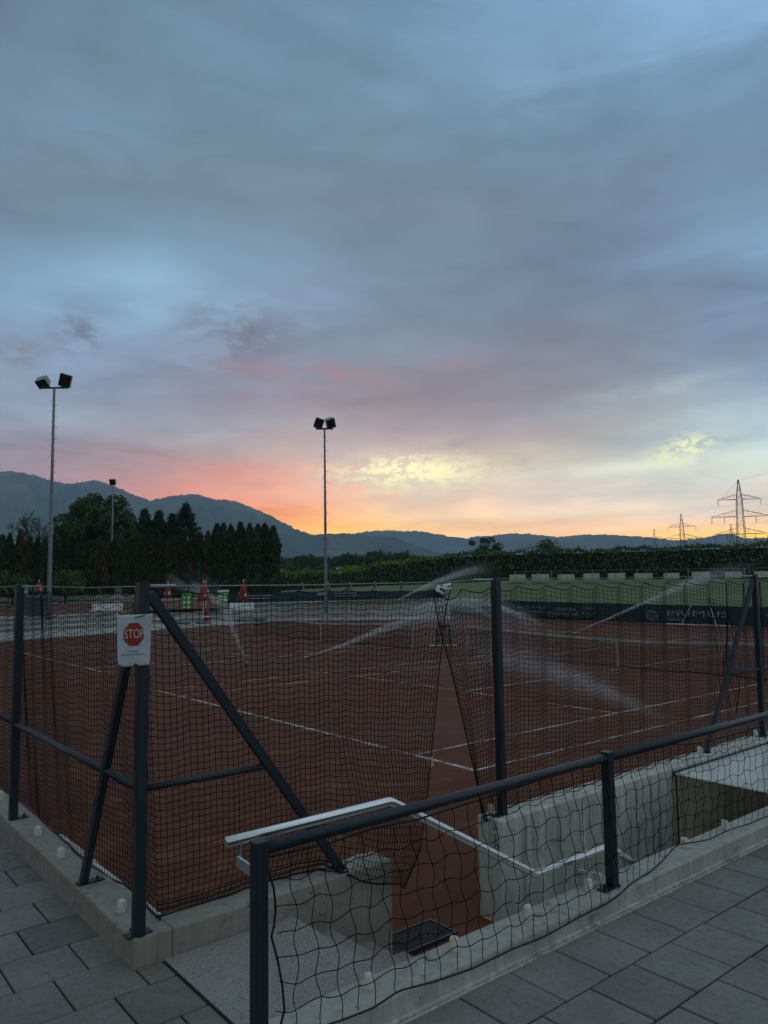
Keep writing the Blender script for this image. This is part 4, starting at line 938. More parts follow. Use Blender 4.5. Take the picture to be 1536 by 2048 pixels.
def scoreboard(label, x, y, zb, zt, wd, rows, style):
    z0 = gz(x, y); t = thing('scoreboard', label, 'scoreboard', (x, y, z0), -.68, 'green scoreboards beside the courts'); h = zt - zb; b = zb - z0
    part('panel', MB().box((0, 0, b + h / 2), (wd, .05, h)), MATS['green_sign'], t)
    for s in (-1, 1): part('post', MB().tube([(s * wd * .36, .04, 0), (s * wd * .36, .04, b + h * .9)], .02, 6), MATS['galv'], t)
    if style == 1: part('header', MB().box((0, -.028, b + h * .93), (wd * 1.08, .012, h * .11)), MATS['white'], t)
    for r in range(rows):
        for s in (-1, 1):
            cz = b + h * (.64 - .27 * r) if style != 2 else b + h * .36; fr = MB(); q = wd * .135
            for a_, b_ in (((-q, -q), (q, -q * .6)), ((-q, q * .6), (q, q)), ((-q, -q * .6), (-q * .6, q * .6)), ((q * .6, -q * .6), (q, q * .6))): fr.bb((s * wd * .2 + a_[0], -.035, cz + a_[1]), (s * wd * .2 + b_[0], -.026, cz + b_[1]))
            fr.bb((s * wd * .2 - q * .6, -.029, cz - q * .6), (s * wd * .2 + q * .6, -.0255, cz + q * .6)); part('digit_card', fr, MATS['white'] if r or style != 2 else MATS['paper'], t)
    if style == 2: part('header', MB().box((0, -.028, b + h * .70), (wd * .94, .012, h * .12)), MATS['paper'], t)
scoreboard('green scoreboard with three rows of white number cards, left of the red parasols', 24.94, 53.72, .33, 1.60, .84, 3, 0)
scoreboard('green scoreboard with a white top strip, just left of the white bench', 27.24, 51.85, .46, 1.76, .84, 2, 1)
scoreboard('green and white scoreboard far left, seen beside the left fence post', 18.17, 76.0, 1.36, 2.48, .84, 1, 2)

def parasol(label, x, y, ztop, zlow, wd, base):
    z0 = gz(x, y); t = thing('folded_parasol', label, 'parasol', (x, y, z0), random.uniform(0, 3), 'folded red parasols on the terrace'); H = ztop - z0; L = zlow - z0
    part('pole', MB().tube([(0, 0, 0), (0, 0, H)], .022, 8), MATS['white'], t)
    m = MB(); n = 16; pr = [(wd * .62, 0), (wd * .60, .12), (wd * .48, .4), (wd * .36, .65), (wd * .2, .88), (.035, .985)]
    for r, f in pr:
        for k in range(n): rr_ = r * (1 + (.22 if k % 2 else -.14) * (1 - f)); m.v.append((rr_ * cos(2 * pi * k / n), rr_ * sin(2 * pi * k / n), lerp(L, H - .06, f) + (.03 if k % 2 and f == 0 else 0)))
    for i in range(len(pr) - 1):
        for k in range(n): m.f.append((i * n + k, i * n + (k + 1) % n, (i + 1) * n + (k + 1) % n, (i + 1) * n + k))
    part('canopy', m, MATS['red_cloth'], t)
    for k in range(4):
        a = 2 * pi * k / 4 + .6; zc = lerp(L, H, .30); r = wd * .60
        part('white_print', MB().box((cos(a) * r, sin(a) * r, zc), (.012, wd * .36, .26), a), MATS['paper'], t)
    part('finial', MB().tube([(0, 0, H - .07), (0, 0, H + .12)], [.04, .02], 8), MATS['white'], t)
    if base: part('base', MB().lathe([(.0, 0), (.56, 0), (.56, .10), (.46, .16), (.06, .18), (.05, .3), (0, .3)], 18), MATS['bin_grey'], t)
    else: part('base', MB().box((0, 0, .05), (.4, .4, .1)), MATS['galv'], t)
parasol('folded red parasol far left between the bin and the lamp mast', 18.44, 71.92, 2.80, 1.75, .62, False)
parasol('folded red parasol on a thin pole left of the green scoreboards', 23.34, 53.74, 2.42, 1.2, .44, False)
parasol('folded red parasol with white print on a round grey base between the two scoreboards', 22.85, 46.39, 2.42, 1.05, .56, True)
parasol('second folded red parasol close behind the one with white print, between the scoreboards', 25.24, 50.9, 2.42, 1.25, .44, False)
parasol('folded red parasol standing in front of the white bench on a round grey base', 26.06, 46.36, 2.45, 1.0, .60, True)
x, y = 23.5, 47.2; z0 = gz(x, y)
t = thing('covered_parasol_base', 'short red covered post standing under the two red parasols', 'post cover', (x, y, z0))
part('cover', MB().lathe([(0, 0), (.20, 0), (.21, .5), (.18, .95), (.10, 1.05), (0, 1.06)], 12), MATS['red_cloth'], t); part('strap', MB().lathe([(.205, .42), (.217, .42), (.217, .50), (.205, .50)], 12), MATS['white'], t)
for i, (x, y, lb) in enumerate(((21.6, 46.9, 'left'), (27.0, 45.6, 'right'))):
    z0 = gz(x, y); t = thing('parasol_base', 'empty round grey parasol base on the terrace, %s of the other parasol bases' % lb, 'parasol base', (x, y, z0), 0, 'round parasol bases')
    part('base', MB().lathe([(0, 0), (.5, 0), (.5, .12), (.42, .18), (.06, .2), (0, .2)], 18), MATS['bin_grey'], t)

def tennis_net(label, ya, yb, yc, zc):
    X = 19.3; t = thing('tennis_net', label, 'tennis net', (X, yc, ZC), 0, 'tennis nets on the clay courts')
    top = lambda y: lerp(zc, 1.07, abs((y - yc) / ((yb - ya) / 2)) ** 1.3)
    ys = np.linspace(ya, yb, 31)
    b = MB()
    for p, q in zip(ys[:-1], ys[1:]): b.bar((0, p - yc, top(p) - .035), (0, q - yc, top(q) - .035), .022, .075)
    part('white_band', b, MATS['net_band'], t)
    m = MB()
    for y in np.arange(ya, yb, .075): m.strand([(0, y - yc, .02), (0, y - yc, top(y) - .06)], .0042, (1, 0, 0))
    for k in range(13): m.strand([(0, y - yc, lerp(.03, top(y) - .07, k / 12)) for y in ys], .0042, (1, 0, 0))
    part('netting', m, MATS['net'], t, 'stuff')
    part('centre_strap', MB().box((-.02, 0, top(yc) / 2), (.012, .06, top(yc))), MATS['net_band'], t)
    part('bottom_cord', MB().tube([(0, y - yc, .03 + .015 * sin(y * 2)) for y in ys], .014, 4), MATS['cord'], t)
    for y in (ya, yb):
        p = MB().tube([(0, y - yc, -.05), (0, y - yc, 1.12)], .05, 8); part('net_post', p, MATS['galv'], t)
tennis_net('tennis net with pale top band across the right clay court', 3.1, 16.4, 9.75, .86)
tennis_net('tennis net with pale top band across the farther left clay court', 19.6, 33.0, 26.3, .86)
t = thing('umpire_chair', 'dark green umpire chair between the two court nets, seen behind the gap in the net', 'umpire chair', (20.6, 19.1, ZC), -.68 + pi); t.scale = (.78, .78, .74)
for sx in (-1, 1):
    part('leg', MB().bar((sx * .42, -.34, 0), (sx * .30, -.10, 1.0), .06, .05), MATS['green_frame'], t); part('leg', MB().bar((sx * .42, .50, 0), (sx * .30, .30, 1.5), .06, .05), MATS['green_frame'], t)
    part('side_panel', MB().bar((sx * .36, .06, .2), (sx * .33, .06, 1.0), .03, .16), MATS['green_frame'], t)
part('seat', MB().box((0, .10, 1.02), (.62, .46, .05)), MATS['green_frame'], t); part('backrest', MB().box((0, .33, 1.20), (.56, .04, .16)), MATS['green_frame'], t)
part('rung', MB().bar((-.40, -.25, .35), (.40, -.25, .35), .05, .04), MATS['green_frame'], t); part('rung', MB().bar((-.35, -.17, .68), (.35, -.17, .68), .05, .04), MATS['green_frame'], t)
part('foot_board', MB().box((0, -.38, .08), (1.5, .16, .05)), MATS['white'], t)

# banner along the far end of the courts
t = thing('sponsor_banner', 'long dark green windscreen banner with pale lettering along the far end of the right court', 'banner', (40.5, 0, 0))
bz0, bz1 = -.56, .50
def bfn(u, v): y = lerp(-12, 38.6, u); z = lerp(bz0, bz1, v); dzz_ = .012 * max(0, y - 14); return (.03 * sin(y * 2.1) * sin(v * 3), y, z + dzz_ * .75)
part('cloth', MB().grid(bfn, 120, 3), MATS['banner'], t, smooth=True)
for y in np.arange(-12, 39, 3.15): part('post', MB().tube([(.10, y, ZC), (.10, y, .62 + .009 * max(0, y - 14))], .03, 6), MATS['galv'], t)
part('top_rope', MB().tube([(0, y, .51 + .009 * max(0, y - 14)) for y in np.linspace(-12, 38.6, 40)], .010, 4), MATS['cord'], t)
def btext(s, y0, y1, zc, hgt, sx=None, mt='banner_text'):
    o = text_obj('lettering', s, hgt * 1.38, MATS[mt], t, frame_m((-.075, (y0 + y1) / 2, zc), (0, -1, 0), (0, 0, 1)))
    w_ = max(v.co.x for v in o.data.vertices) - min(v.co.x for v in o.data.vertices); o.data.transform(Matrix.Diagonal((abs(y1 - y0) / w_, 1, 1, 1)))
btext('PRIMUS', 20.55, 16.75, .07, .36); btext('WIENER', 28.85, 27.1, .17, .24); btext('STÄDTISCHE', 29.6, 26.95, -.13, .24)
btext('Die Bank ohne', 32.2, 29.7, .27, .22); btext('Nebenkosten', 31.9, 29.8, -.03, .22)
btext('ung', 20.4, 19.4, -.28, .17); btext('Vi', 14.7, 14.0, -.02, .34)
for r_, z_ in ((.36, -.08),):
    m = MB()
    for q in (.36, .27, .17): 
        pts = [(-.075, 21.55 - q * 1.15 * cos(a), -.08 + q * .82 * sin(a)) for a in np.linspace(.45, 2 * pi - (.0 if q > .2 else .3), 22)]
        m.tube(pts, .017, 4)
    m.bar((-.075, 21.55, -.10), (-.075, 21.15, -.10), .03, .03); m.bar((-.075, 21.16, -.38), (-.075, 21.16, -.02), .03, .03)
    part('round_logo', m, MATS['banner_text'], t)
m = MB(); sq = [(-.075, 26.65, .28), (-.075, 25.75, .28), (-.075, 25.72, -.05), (-.075, 26.2, -.26), (-.075, 26.66, -.05)]; m.tube(sq, .022, 4, closed=True); m.bar((-.075, 26.45, .12), (-.075, 26.3, .12), .05, .05); m.bar((-.075, 26.1, .12), (-.075, 25.95, .12), .05, .05); m.bar((-.075, 26.35, -.06), (-.075, 26.05, -.06), .03, .04)
part('shield_logo', m, MATS['banner_text'], t)
for k in range(4): part('small_print', MB().bar((-.075, 20.35 + .0 + .6 * 0, 0), (-.075, 20.36, 0), .01, .01) if False else MB().bar((-.075, 20.75 + .05 * k, .10 - .13 * k), (-.075, 19.6 + .12 * (k % 2) + 1.0 * 0, .10 - .13 * k), .02, .02), MATS['banner_text'], t)
t2_ = thing('court_broom', 'white framed court drag leaning against the banner below the lettering', 'court broom', (40.2, 18.6, ZC))
part('frame', MB().bar((0, 1.9, .05), (0, -2.0, .05), .06, .06), MATS['white'], t2_); part('handle', MB().tube([(0, -1.2, .06), (.22, -.75, 1.25)], .022, 6), MATS['white'], t2_); part('handle', MB().tube([(0, .9, .06), (.22, .35, 1.2)], .018, 6), MATS['white'], t2_)
t = thing('sponsor_banner', 'dark green banner fence with pale lettering behind the white bench and tall middle mast', 'banner', (0, 0, 0))
A = Vector((27.6, 52.6, .60)); B = Vector((42.4, 41.9, .80))
part('cloth', MB().grid(lambda u, v: tuple(A.lerp(B, u) + Vector((0, .02 * sin(u * 40), .02 + .80 * v - .35 * v * max(0, u - .4)))), 30, 2), MATS['banner'], t)
for k in range(6): q = A.lerp(B, k / 5 * .98 + .01) + Vector((.06, .08, 0)); part('post', MB().tube([(q.x, q.y, q.z - .1), (q.x, q.y, q.z + .8)], .03, 6), MATS['galv'], t)
for k, (u0, u1) in enumerate(((.10, .22), (.42, .47), (.50, .60))):
    for j in range(2 if k != 1 else 1):
        a = A.lerp(B, u0) + Vector((-.06, -.08, .62 - .22 * j)); b = A.lerp(B, u1) + Vector((-.06, -.08, .60 - .22 * j)); part('small_print', MB().bar(tuple(a), tuple(b), .02, .06 if k != 1 else .25), MATS['banner_text'], t)
xdir = (B - A).normalized()

# sprinklers and their water
def spray(name, label, pts, radii, mt, group='water jets from the court sprinklers', n=14, kids=()):
    """closed tapering sheaf of drops along an arc, with its own length coordinate"""
    P = [Vector(p) for p in pts]; M = 28
    d = [0]
    for a, b in zip(P[:-1], P[1:]): d.append(d[-1] + (b - a).length)
    S = np.linspace(0, d[-1], M); Q = np.stack([np.interp(S, d, [p[i] for p in P]) for i in range(3)], 1); R = np.interp(S, d, radii)
    for _ in range(3): Q[1:-1] = (Q[:-2] + 2 * Q[1:-1] + Q[2:]) / 4
    m = MB(); m.tube([tuple(q) for q in Q], list(R), n, cap=False); m.smooth = True
    me = m.mesh(name, MATS[mt]); uv = me.uv_layers.new(name='UVMap')
    for lp in me.loops: vi = lp.vertex_index; uv.data[lp.index].uv = ((vi // n) / (M - 1), (vi % n) / n)
    return me, [tuple(q) for q in Q]
def water(label, jets):
    t = thing('water_jet', label, 'water spray', jets[0][0][0], 0, 'water jets from the court sprinklers')
    o0 = Vector(jets[0][0][0])
    for pts, radii, mt in jets:
        me, Q = spray('spray', '', [tuple(Vector(p) - o0) for p in pts], radii, mt); link('spray', me, t)
        if mt == 'spray' or len(jets) == 3 and mt == 'mist':
            Q = np.array(Q); nD = 220; dd = (o0 - CAM_LOC).length; s = RNG.uniform(.02, 1, nD) ** .8; ii = s * (len(Q) - 1.001); i0 = ii.astype(int); f = (ii - i0)[:, None]
            P = Q[i0] * (1 - f) + Q[i0 + 1] * f; rad = np.interp(s, np.linspace(0, 1, len(radii)), radii); P = P + RNG.normal(size=(nD, 3)) * (rad * .62)[:, None] * np.array([1, 1, 1.15]) - np.array([0, 0, 1]) * (rad * .25)[:, None]
            leaf_obj('droplets', P, RNG.uniform(.0001, .00042, nD) * dd, MATS['droplet'], t, 'stuff', elong=1.6, vert=.3, seed=int(RNG.integers(1e6)))
    return t
def sprinkler(label, x, y, az):
    t = thing('sprinkler', label, 'sprinkler', (x, y, ZC), az, 'sprinklers on the clay courts')
    part('base', MB().lathe([(0, 0), (.06, 0), (.06, .05), (.03, .07), (.03, .11), (0, .11)], 10), MATS['dark_metal'], t)
    part('nozzle', MB().tube([(0, 0, .10), (.05, 0, .13), (.16, 0, .19)], [.024, .02, .012], 8), MATS['galv'], t); part('arm', MB().bar((-.16, 0, .13), (.10, 0, .13), .025, .02), MATS['white'], t)
sprinkler('small sprinkler head on the clay in front of the red parasol on the left', 11.16, 18.88, 1.3)
sprinkler('small sprinkler head on the clay left of the gap in the net', 13.72, 19.0, .1)
sprinkler('small sprinkler head on the clay beyond the right net band', 29.55, 19.1, -.2)
water('narrow water jet rising leftwards in front of the green scoreboards', [([(11.2, 18.9, -.42), (11.47, 19.92, -.04), (11.74, 20.99, .61), (11.92, 22.13, 1.41), (12.22, 23.82, 2.08)], [.03, .07, .13, .22, .34], 'spray'), ([(11.74, 20.99, .55), (11.92, 22.13, 1.3), (12.22, 23.82, 2.05), (12.68, 26.67, 2.45), (12.83, 29.13, 2.32)], [.08, .3, .42, .6, .7], 'mist_thin'),
      ([(11.3, 19.2, -.35), (11.8, 21.3, .3), (12.3, 23.8, .9), (13.2, 27, .6), (14, 30, -.3)], [.03, .2, .35, .7, .8], 'mist_thin')])
water('long low water jet running right towards the gap in the net', [([(13.78, 18.98, -.42), (14.92, 19.31, -.30), (16.26, 19.51, -.04), (18.11, 19.93, .32), (20.07, 20.28, .60), (22.63, 20.77, .72)], [.025, .06, .10, .16, .24, .32], 'spray'), ([(15, 19.4, -.35), (18.1, 19.95, .25), (20.07, 20.28, .5), (22.63, 20.77, .6), (25, 21.2, .3)], [.06, .22, .32, .5, .6], 'mist_thin')])
water('thin water jet rising right behind the gap in the net before the middle hedge', [([(26.47, 29.26, 1.07), (28.03, 29.28, 1.64), (29.63, 29.26, 2.15), (32.47, 29.53, 2.75), (35.43, 29.7, 3.1)], [.05, .09, .13, .26, .42], 'spray'), ([(28.03, 29.28, 1.6), (29.63, 29.26, 2.1), (32.47, 29.53, 2.7), (35.43, 29.7, 3.0)], [.1, .3, .6, .9], 'mist_thin')])
water('straight water jet rising to the right across the banner lettering', [([(29.55, 19.1, -.42), (31.57, 18.74, .10), (33.87, 18.16, .83), (36.24, 17.52, 1.59), (38.69, 16.81, 2.27), (41.97, 16.0, 2.67)], [.03, .06, .10, .17, .28, .42], 'spray'), ([(33.87, 18.16, .8), (36.24, 17.52, 1.5), (38.69, 16.81, 2.2), (43, 15.9, 2.7)], [.1, .3, .5, 1.0], 'mist_thin')])
water('fan of white water arcs falling right of the gap in the net', [([(27.0, 28.6, .55), (28.2, 26.2, 1.15), (28.5, 24.2, 1.12), (28.2, 21.8, .55), (27.7, 19.7, -.5)], [.05, .10, .14, .16, .18], 'spray'), ([(27.0, 28.6, .55), (28.0, 26.4, 1.0), (28.6, 24.0, .95), (28.8, 21.4, .30), (28.6, 19.4, -.5)], [.04, .08, .12, .15, .16], 'spray'), ([(27.0, 28.6, .55), (27.9, 26.6, .95), (27.9, 24.6, .85), (27.3, 22.2, .2), (26.8, 20.6, -.45)], [.04, .08, .11, .13, .14], 'spray'),
      ([(27.0, 28.6, .6), (28.2, 26.0, 1.0), (28.4, 23.4, .8), (28.1, 20.8, .1), (27.9, 19.3, -.45)], [.2, .5, .62, .6, .5], 'mist'), ([(24.5, 29.5, .3), (26.5, 27.5, .5), (28, 24.5, .3), (29, 21, -.2)], [.3, .7, .9, .7], 'mist_thin')])
water('wide soft veil of water falling across the right court to the near service line', [([(14.2, 10.86, .20), (13.57, 8.82, .12), (12.82, 7.1, .04), (12.19, 5.42, -.16), (11.75, 3.98, -.36), (11.5, 3.1, -.5)], [.22, .30, .30, .24, .18, .12], 'mist'), ([(14.4, 11.5, .2), (13.6, 8.9, .12), (12.82, 7.1, .02), (12.2, 5.42, -.14), (11.75, 3.98, -.3)], [.45, .60, .55, .42, .30], 'mist_thin'), ([(13.0, 7.6, .06), (12.6, 6.4, -.02), (12.19, 5.42, -.14), (11.8, 4.3, -.3), (11.5, 3.3, -.46)], [.08, .12, .12, .10, .07], 'mist'), ([(16.5, 13.5, .1), (15.2, 11.5, .25), (14.0, 9.3, .18), (13.2, 7.4, .05)], [.3, .6, .6, .4], 'mist_thin')])
water('faint puff of spray drifting up left of the green scoreboards', [([(26.1, 50.2, .7), (24.88, 51.19, 1.79), (24.11, 51.82, 2.47)], [.2, .4, .55], 'mist'), ([(24.4, 50.2, 1.3), (23.3, 51.3, 2.2), (22.3, 52.2, 2.9)], [.2, .4, .6], 'mist_thin')])
water('faint puff of spray standing by the distant lamp mast and the white bench', [([(19.3, 53.16, .75), (19.17, 53.26, 1.6), (19.28, 53.18, 2.4)], [.25, .35, .3], 'mist_thin'), ([(20.4, 52.3, .85), (20.5, 52.2, 1.6), (20.7, 52.1, 2.4)], [.25, .35, .3], 'mist_thin')])

# ================================================================== THE NET FENCE ROUND THE COURT
KZ = .165; PT = 2.215
def base_plate(m, x, y, sx, sy): m.bb((x - sx, y - sy, KZ), (x + sx, y + sy, KZ + .010))
def bolt(m, x, y): m.lathe([(0, 0), (.011, 0), (.011, .012), (.005, .013), (.005, .028), (0, .028)], 8, (x, y, KZ + .010))
S = MATS['steel']
t = thing('corner_post_frame', 'dark steel corner post with two slanting braces and the stop notice on it', 'fence post', (0, 0, 0))
part('post', MB().bb((.020, .020, KZ + .0), (.085, .085, PT)), S, t, bevel=.004)
part('brace', MB().bar((.052, 1.046, KZ + .008), (.052, .092, 2.16), .045, .06), S, t, bevel=.003)
part('brace', MB().bar((1.522, .052, KZ + .008), (.092, .052, 2.15), .045, .06), S, t, bevel=.003)
m = MB(); base_plate(m, .05, .05, .075, .035); m.bb((.03, -.0, KZ + .0005), (.075, .14, KZ + .0095)); part('base_plate', m, S, t)
m = MB(); base_plate(m, .10, 1.05, .09, .035); bolt(m, .15, 1.05); part('base_plate', m, S, t)
m = MB(); base_plate(m, 1.52, .10, .035, .09); bolt(m, 1.52, .15); part('base_plate', m, S, t)
part('rail', MB().tube([(.052, .088, .99), (.052, 2.925, .99)], .024, 12), S, t, smooth=True)
part('rail', MB().tube([(.088, .052, .99), (.93, .052, .99)], .022, 12), S, t, smooth=True)
part('top_tube', MB().tube([(.085, .09, 2.195), (.30, .15, 2.195)], .012, 8), MATS['galv'], t)
part('top_cap', MB().bb((.018, .018, PT), (.087, .087, PT + .006)), S, t)
def flat_post(label, x, y, rails=(), tube_to=None):
    t = thing('fence_post', label, 'fence post', (x, y, 0), 0, 'dark steel posts of the net fence')
    part('post', MB().bb((-.033, -.033, KZ), (.033, .033, PT + .01)), S, t, bevel=.004)
    m = MB(); m.bb((-.03, -.04, KZ), (.12, .04, KZ + .010)) if x < 1 else m.bb((-.11, -.04, KZ), (.04, .04, KZ + .010)); bx = .09 if x < 1 else -.08
    m.lathe([(0, 0), (.012, 0), (.012, .014), (.006, .015), (.006, .032), (0, .032)], 8, (bx, 0, KZ + .01)); part('base_plate', m, S, t)
    if tube_to: part('top_tube', MB().tube([(tube_to[0] * .13, .0 + tube_to[1] * .13, PT - .01), (tube_to[0], tube_to[1], PT - .01)], .011, 8), MATS['galv'], t)
    return t
p = flat_post('dark steel fence post on the left kerb at the picture edge', .055, 2.956, (), (.11, -.30)); part('rail', MB().tube([(0, .035, .99), (0, 6.0, .99)], .024, 12), S, p, smooth=True)
flat_post('dark steel fence post right of the gap in the net', 3.346, .185, (), (-.26, .02))
p = flat_post('dark steel fence post with one slanting brace at the right picture edge', 8.285, .19, (), (-.32, .02))
part('brace', MB().bar((6.859 - 8.285, .0, KZ + .008), (-.04, .0, PT - .06), .045, .06), S, p, bevel=.003); part('rail', MB().tube([(-.83, 0, 1.01), (2.0, 0, 1.01)], .022, 10), S, p, smooth=True)
m = MB(); m.bb((6.859 - 8.285 - .04, -.03, KZ), (6.859 - 8.285 + .04, .11, KZ + .01)); part('base_plate', m, S, p)

# guide wire
t = thing('guide_wire', 'pale steel wire strung between the tops of the fence posts', 'wire')
part('wire', MB().tube([(.30, .15, 2.195), (1.25, .17, 2.186), (2.75, .18, 2.192), (3.09, .2, 2.205)], .0045, 5), MATS['rope_pale'], t)
part('wire', MB().tube([(3.37, .2, 2.215), (5.8, .2, 2.20), (7.97, .21, 2.215)], .0035, 5), MATS['rope_pale'], t)
part('wire', MB().tube([(.165, 2.66, 2.205), (.18, 1.5, 2.19), (.10, .1, 2.195)], .004, 5), MATS['rope_pale'], t)
part('wire', MB().tube([(.06, 2.99, 2.21), (.12, 6, 2.20), (.12, 12, 2.21)], .004, 5), MATS['rope_pale'], t)

def scal(x, clips, k=.11):
    i = np.searchsorted(clips, x) - 1
    if i < 0 or i >= len(clips) - 1: return 0.0
    a, b = clips[i], clips[i + 1]; q = (x - a) / (b - a); return k * (b - a) * 4 * q * (1 - q)
def build_net(t, fn, nu, nv, ref, r=.0024, cords=()):
    G = np.array([[fn(i / nu, j / nv) for i in range(nu + 1)] for j in range(nv + 1)])
    m = MB()
    for j in range(1, nv): m.strand(G[j], r, ref)
    for i in range(1, nu): m.strand(G[:, i], r, ref)
    part('netting', m, MATS['net'], t, 'stuff')
    return G
def crease(x, clips, amp):
    i = np.searchsorted(clips, x) - 1
    if i < 0 or i >= len(clips) - 1: return 0.0
    q = (x - clips[i]) / (clips[i + 1] - clips[i]); return amp * (abs(q - .5) * 2 - .5)

# --- front net, left half: corner post to the gap
CL1 = [.12, .40, .58, .84, 1.04, 1.28, 1.51, 1.71, 1.95, 2.22, 2.55, 2.76]
Rz = [2.13, 1.95, 1.72, 1.471, .473, .171, -.06]; Rx = [2.765, 2.715, 2.655, 2.608, 2.388, 2.198, 2.03]; Ry = [.16, .18, .16, .16, .10, -.03, -.03]
Bu = [0, .52, .60, .68, .78, .88, 1.0]; Bx = [.22, 1.40, 1.53, 1.64, 1.80, 1.92, 2.03]; Bz = [.172, .174, .150, .080, .030, .0, -.06]; By = [.20, .215, -.015, -.04, -.05, -.05, -.03]
def net1(u, v):
    tx = lerp(.12, 2.765, u); sc = scal(tx, CL1); tz = lerp(2.158, 2.135, u)
    zr = lerp(2.13, -.06, v); rx = float(np.interp(-zr, [-z for z in Rz], Rx)); ry = float(np.interp(-zr, [-z for z in Rz], Ry))
    bx, bz, by = (float(np.interp(u, Bu, q)) for q in (Bx, Bz, By))
    ub = lerp(u, float(np.interp(u, [0, .52, 1], [0, .56, 1])), v ** 2)
    # vertical cords hang straight, those near the free edge are pulled with it
    k = u ** 3.2; xs = lerp(.12 + .10 * v, 2.765, u); x = xs + (rx - 2.765) * k
    wv = max(0, (v - .80) / .20) ** 2; x = lerp(x, bx, wv * (1 - k) * .9)
    z = lerp(tz, lerp(bz, zr, k * 0), v) - sc * (1 - .8 * v) ; z = lerp(z, zr, k * .25 * (1 - v))
    lobe = min(1, max(0, (u - .53) / .06)); q = min(1, max(0, (v - .50) / .38)); q = q * q * (3 - 2 * q)
    y = lerp(.155 + .055 * sin(u * pi), by, lerp(v ** 2.5, q, lobe)) + .012 * sin(x * 7.3) * sin(v * 3) + crease(x, CL1, .035) * (1 - .6 * v) * .5
    y = lerp(y, ry, k)
    z += .006 * sin(x * 5 + v * 9)
    return (x, y, z)
t = thing('ball_net', 'black ball net between the corner post and the gap, draped over the wall end', 'net')
G1 = build_net(t, net1, 60, 47, (0, 1, .05))
part('top_cord', MB().tube([tuple(q) for q in G1[0]], .0045, 5), MATS['cord'], t); part('edge_cord', MB().tube([tuple(q) for q in G1[:, -1]], .0058, 6), MATS['cord'], t)
part('bottom_cord', MB().tube([tuple(Vector(q) + Vector((0, 0, .003))) for q in G1[-1]], .0075, 6), MATS['cord'], t)
for k in range(2): part('gathered_cord', MB().tube([tuple(Vector(net1(u, .985 - .008 * k)) + Vector((0, -.012 + .01 * k, .008 + .012 * k + .004 * sin(u * 30 + k)))) for u in np.linspace(0, .56, 40)], .006, 5), MATS['cord'], t)
for c in CL1[1:-2]:
    q = net1((c - .12) / 2.645, 0); part('hook', MB().tube([(c, .17, 2.19), (c + .008, .175, 2.178), tuple(q)], .0035, 5), MATS['cord'], t)
for c in (1.28, 1.51, 1.71, 1.95, 2.22): part('pale_clip', MB().tube([(c - .006, .172, 2.190), (c, .17, 2.199), (c + .008, .172, 2.190), (c + .012, .175, 2.168), (c + .024, .178, 2.148)], .0065, 6), MATS['rope_pale'], t)

# --- front net, right half: gap to the right post and on
CL2 = [2.56, 2.95, 3.33, 3.72, 4.12, 4.53, 4.98, 5.39, 5.80, 6.27, 6.73, 7.27, 7.68, 8.17, 8.6, 9.05, 9.5, 10.0]
Lz = [2.13, 1.95, 1.72, 1.459, .347, .168]; Lx = [2.57, 2.60, 2.665, 2.755, 3.068, 3.145]
XE = 9.9
def net2(u, v):
    x0 = lerp(2.57, XE, u); zl = lerp(2.13, .172, v); lx = float(np.interp(-zl, [-z for z in Lz], Lx))
    k = max(0, 1 - (x0 - 2.57) / 1.0) ** 2.0; sag = max(0, 1 - abs(x0 - 2.66) / .12)
    x = x0 + (lx - 2.57) * k
    sc = scal(x0, CL2, .10) if x0 > 2.95 else scal(x0, CL2, .22)
    tz = lerp(2.135, 2.165, u); z = lerp(tz, .172, v) - sc * (1 - .85 * v)
    # slack belly left of the post: rows dip towards the free edge
    d = max(0, 1 - abs(x0 - 2.95) / .42); z -= .075 * d ** 1.5 * sin(v * pi) ** .7
    y = lerp(.215, .285, v ** 1.5) + crease(x0, CL2, .085) * (1 - .55 * v) + .01 * sin(x * 4 + v * 5)
    if k > 0: y = lerp(y, .17, min(1, k))
    z += .005 * sin(x0 * 3.7 + v * 8)
    return (x, y, z)
t = thing('ball_net', 'black ball net hanging from the gap past the middle post to the right picture edge', 'net')
G2 = build_net(t, net2, 160, 45, (0, 1, .05))
part('top_cord', MB().tube([tuple(q) for q in G2[0]], .0050, 5), MATS['cord'], t); part('edge_cord', MB().tube([tuple(q) for q in G2[:, 0]], .0055, 6), MATS['cord'], t); part('bottom_cord', MB().tube([tuple(q) for q in G2[-1]], .007, 6), MATS['cord'], t)
for c in CL2[1:-1]:
    q = net2((c - 2.57) / (XE - 2.57), 0); part('hook', MB().tube([(c, .205, 2.205), (c, .21, 2.19), tuple(q)], .003, 5), MATS['rope_pale'], t)
for k in range(7):
    x0 = 7.55 + .09 * k; part('loose_cord', MB().tube([(x0 + .05 * sin(k * 2 + j * .7) + .012 * j, .42 + .03 * sin(j + k), 1.95 - .1 * k * .3 - j * .17) for j in range(9)], .0042, 4), MATS['cord'], t)

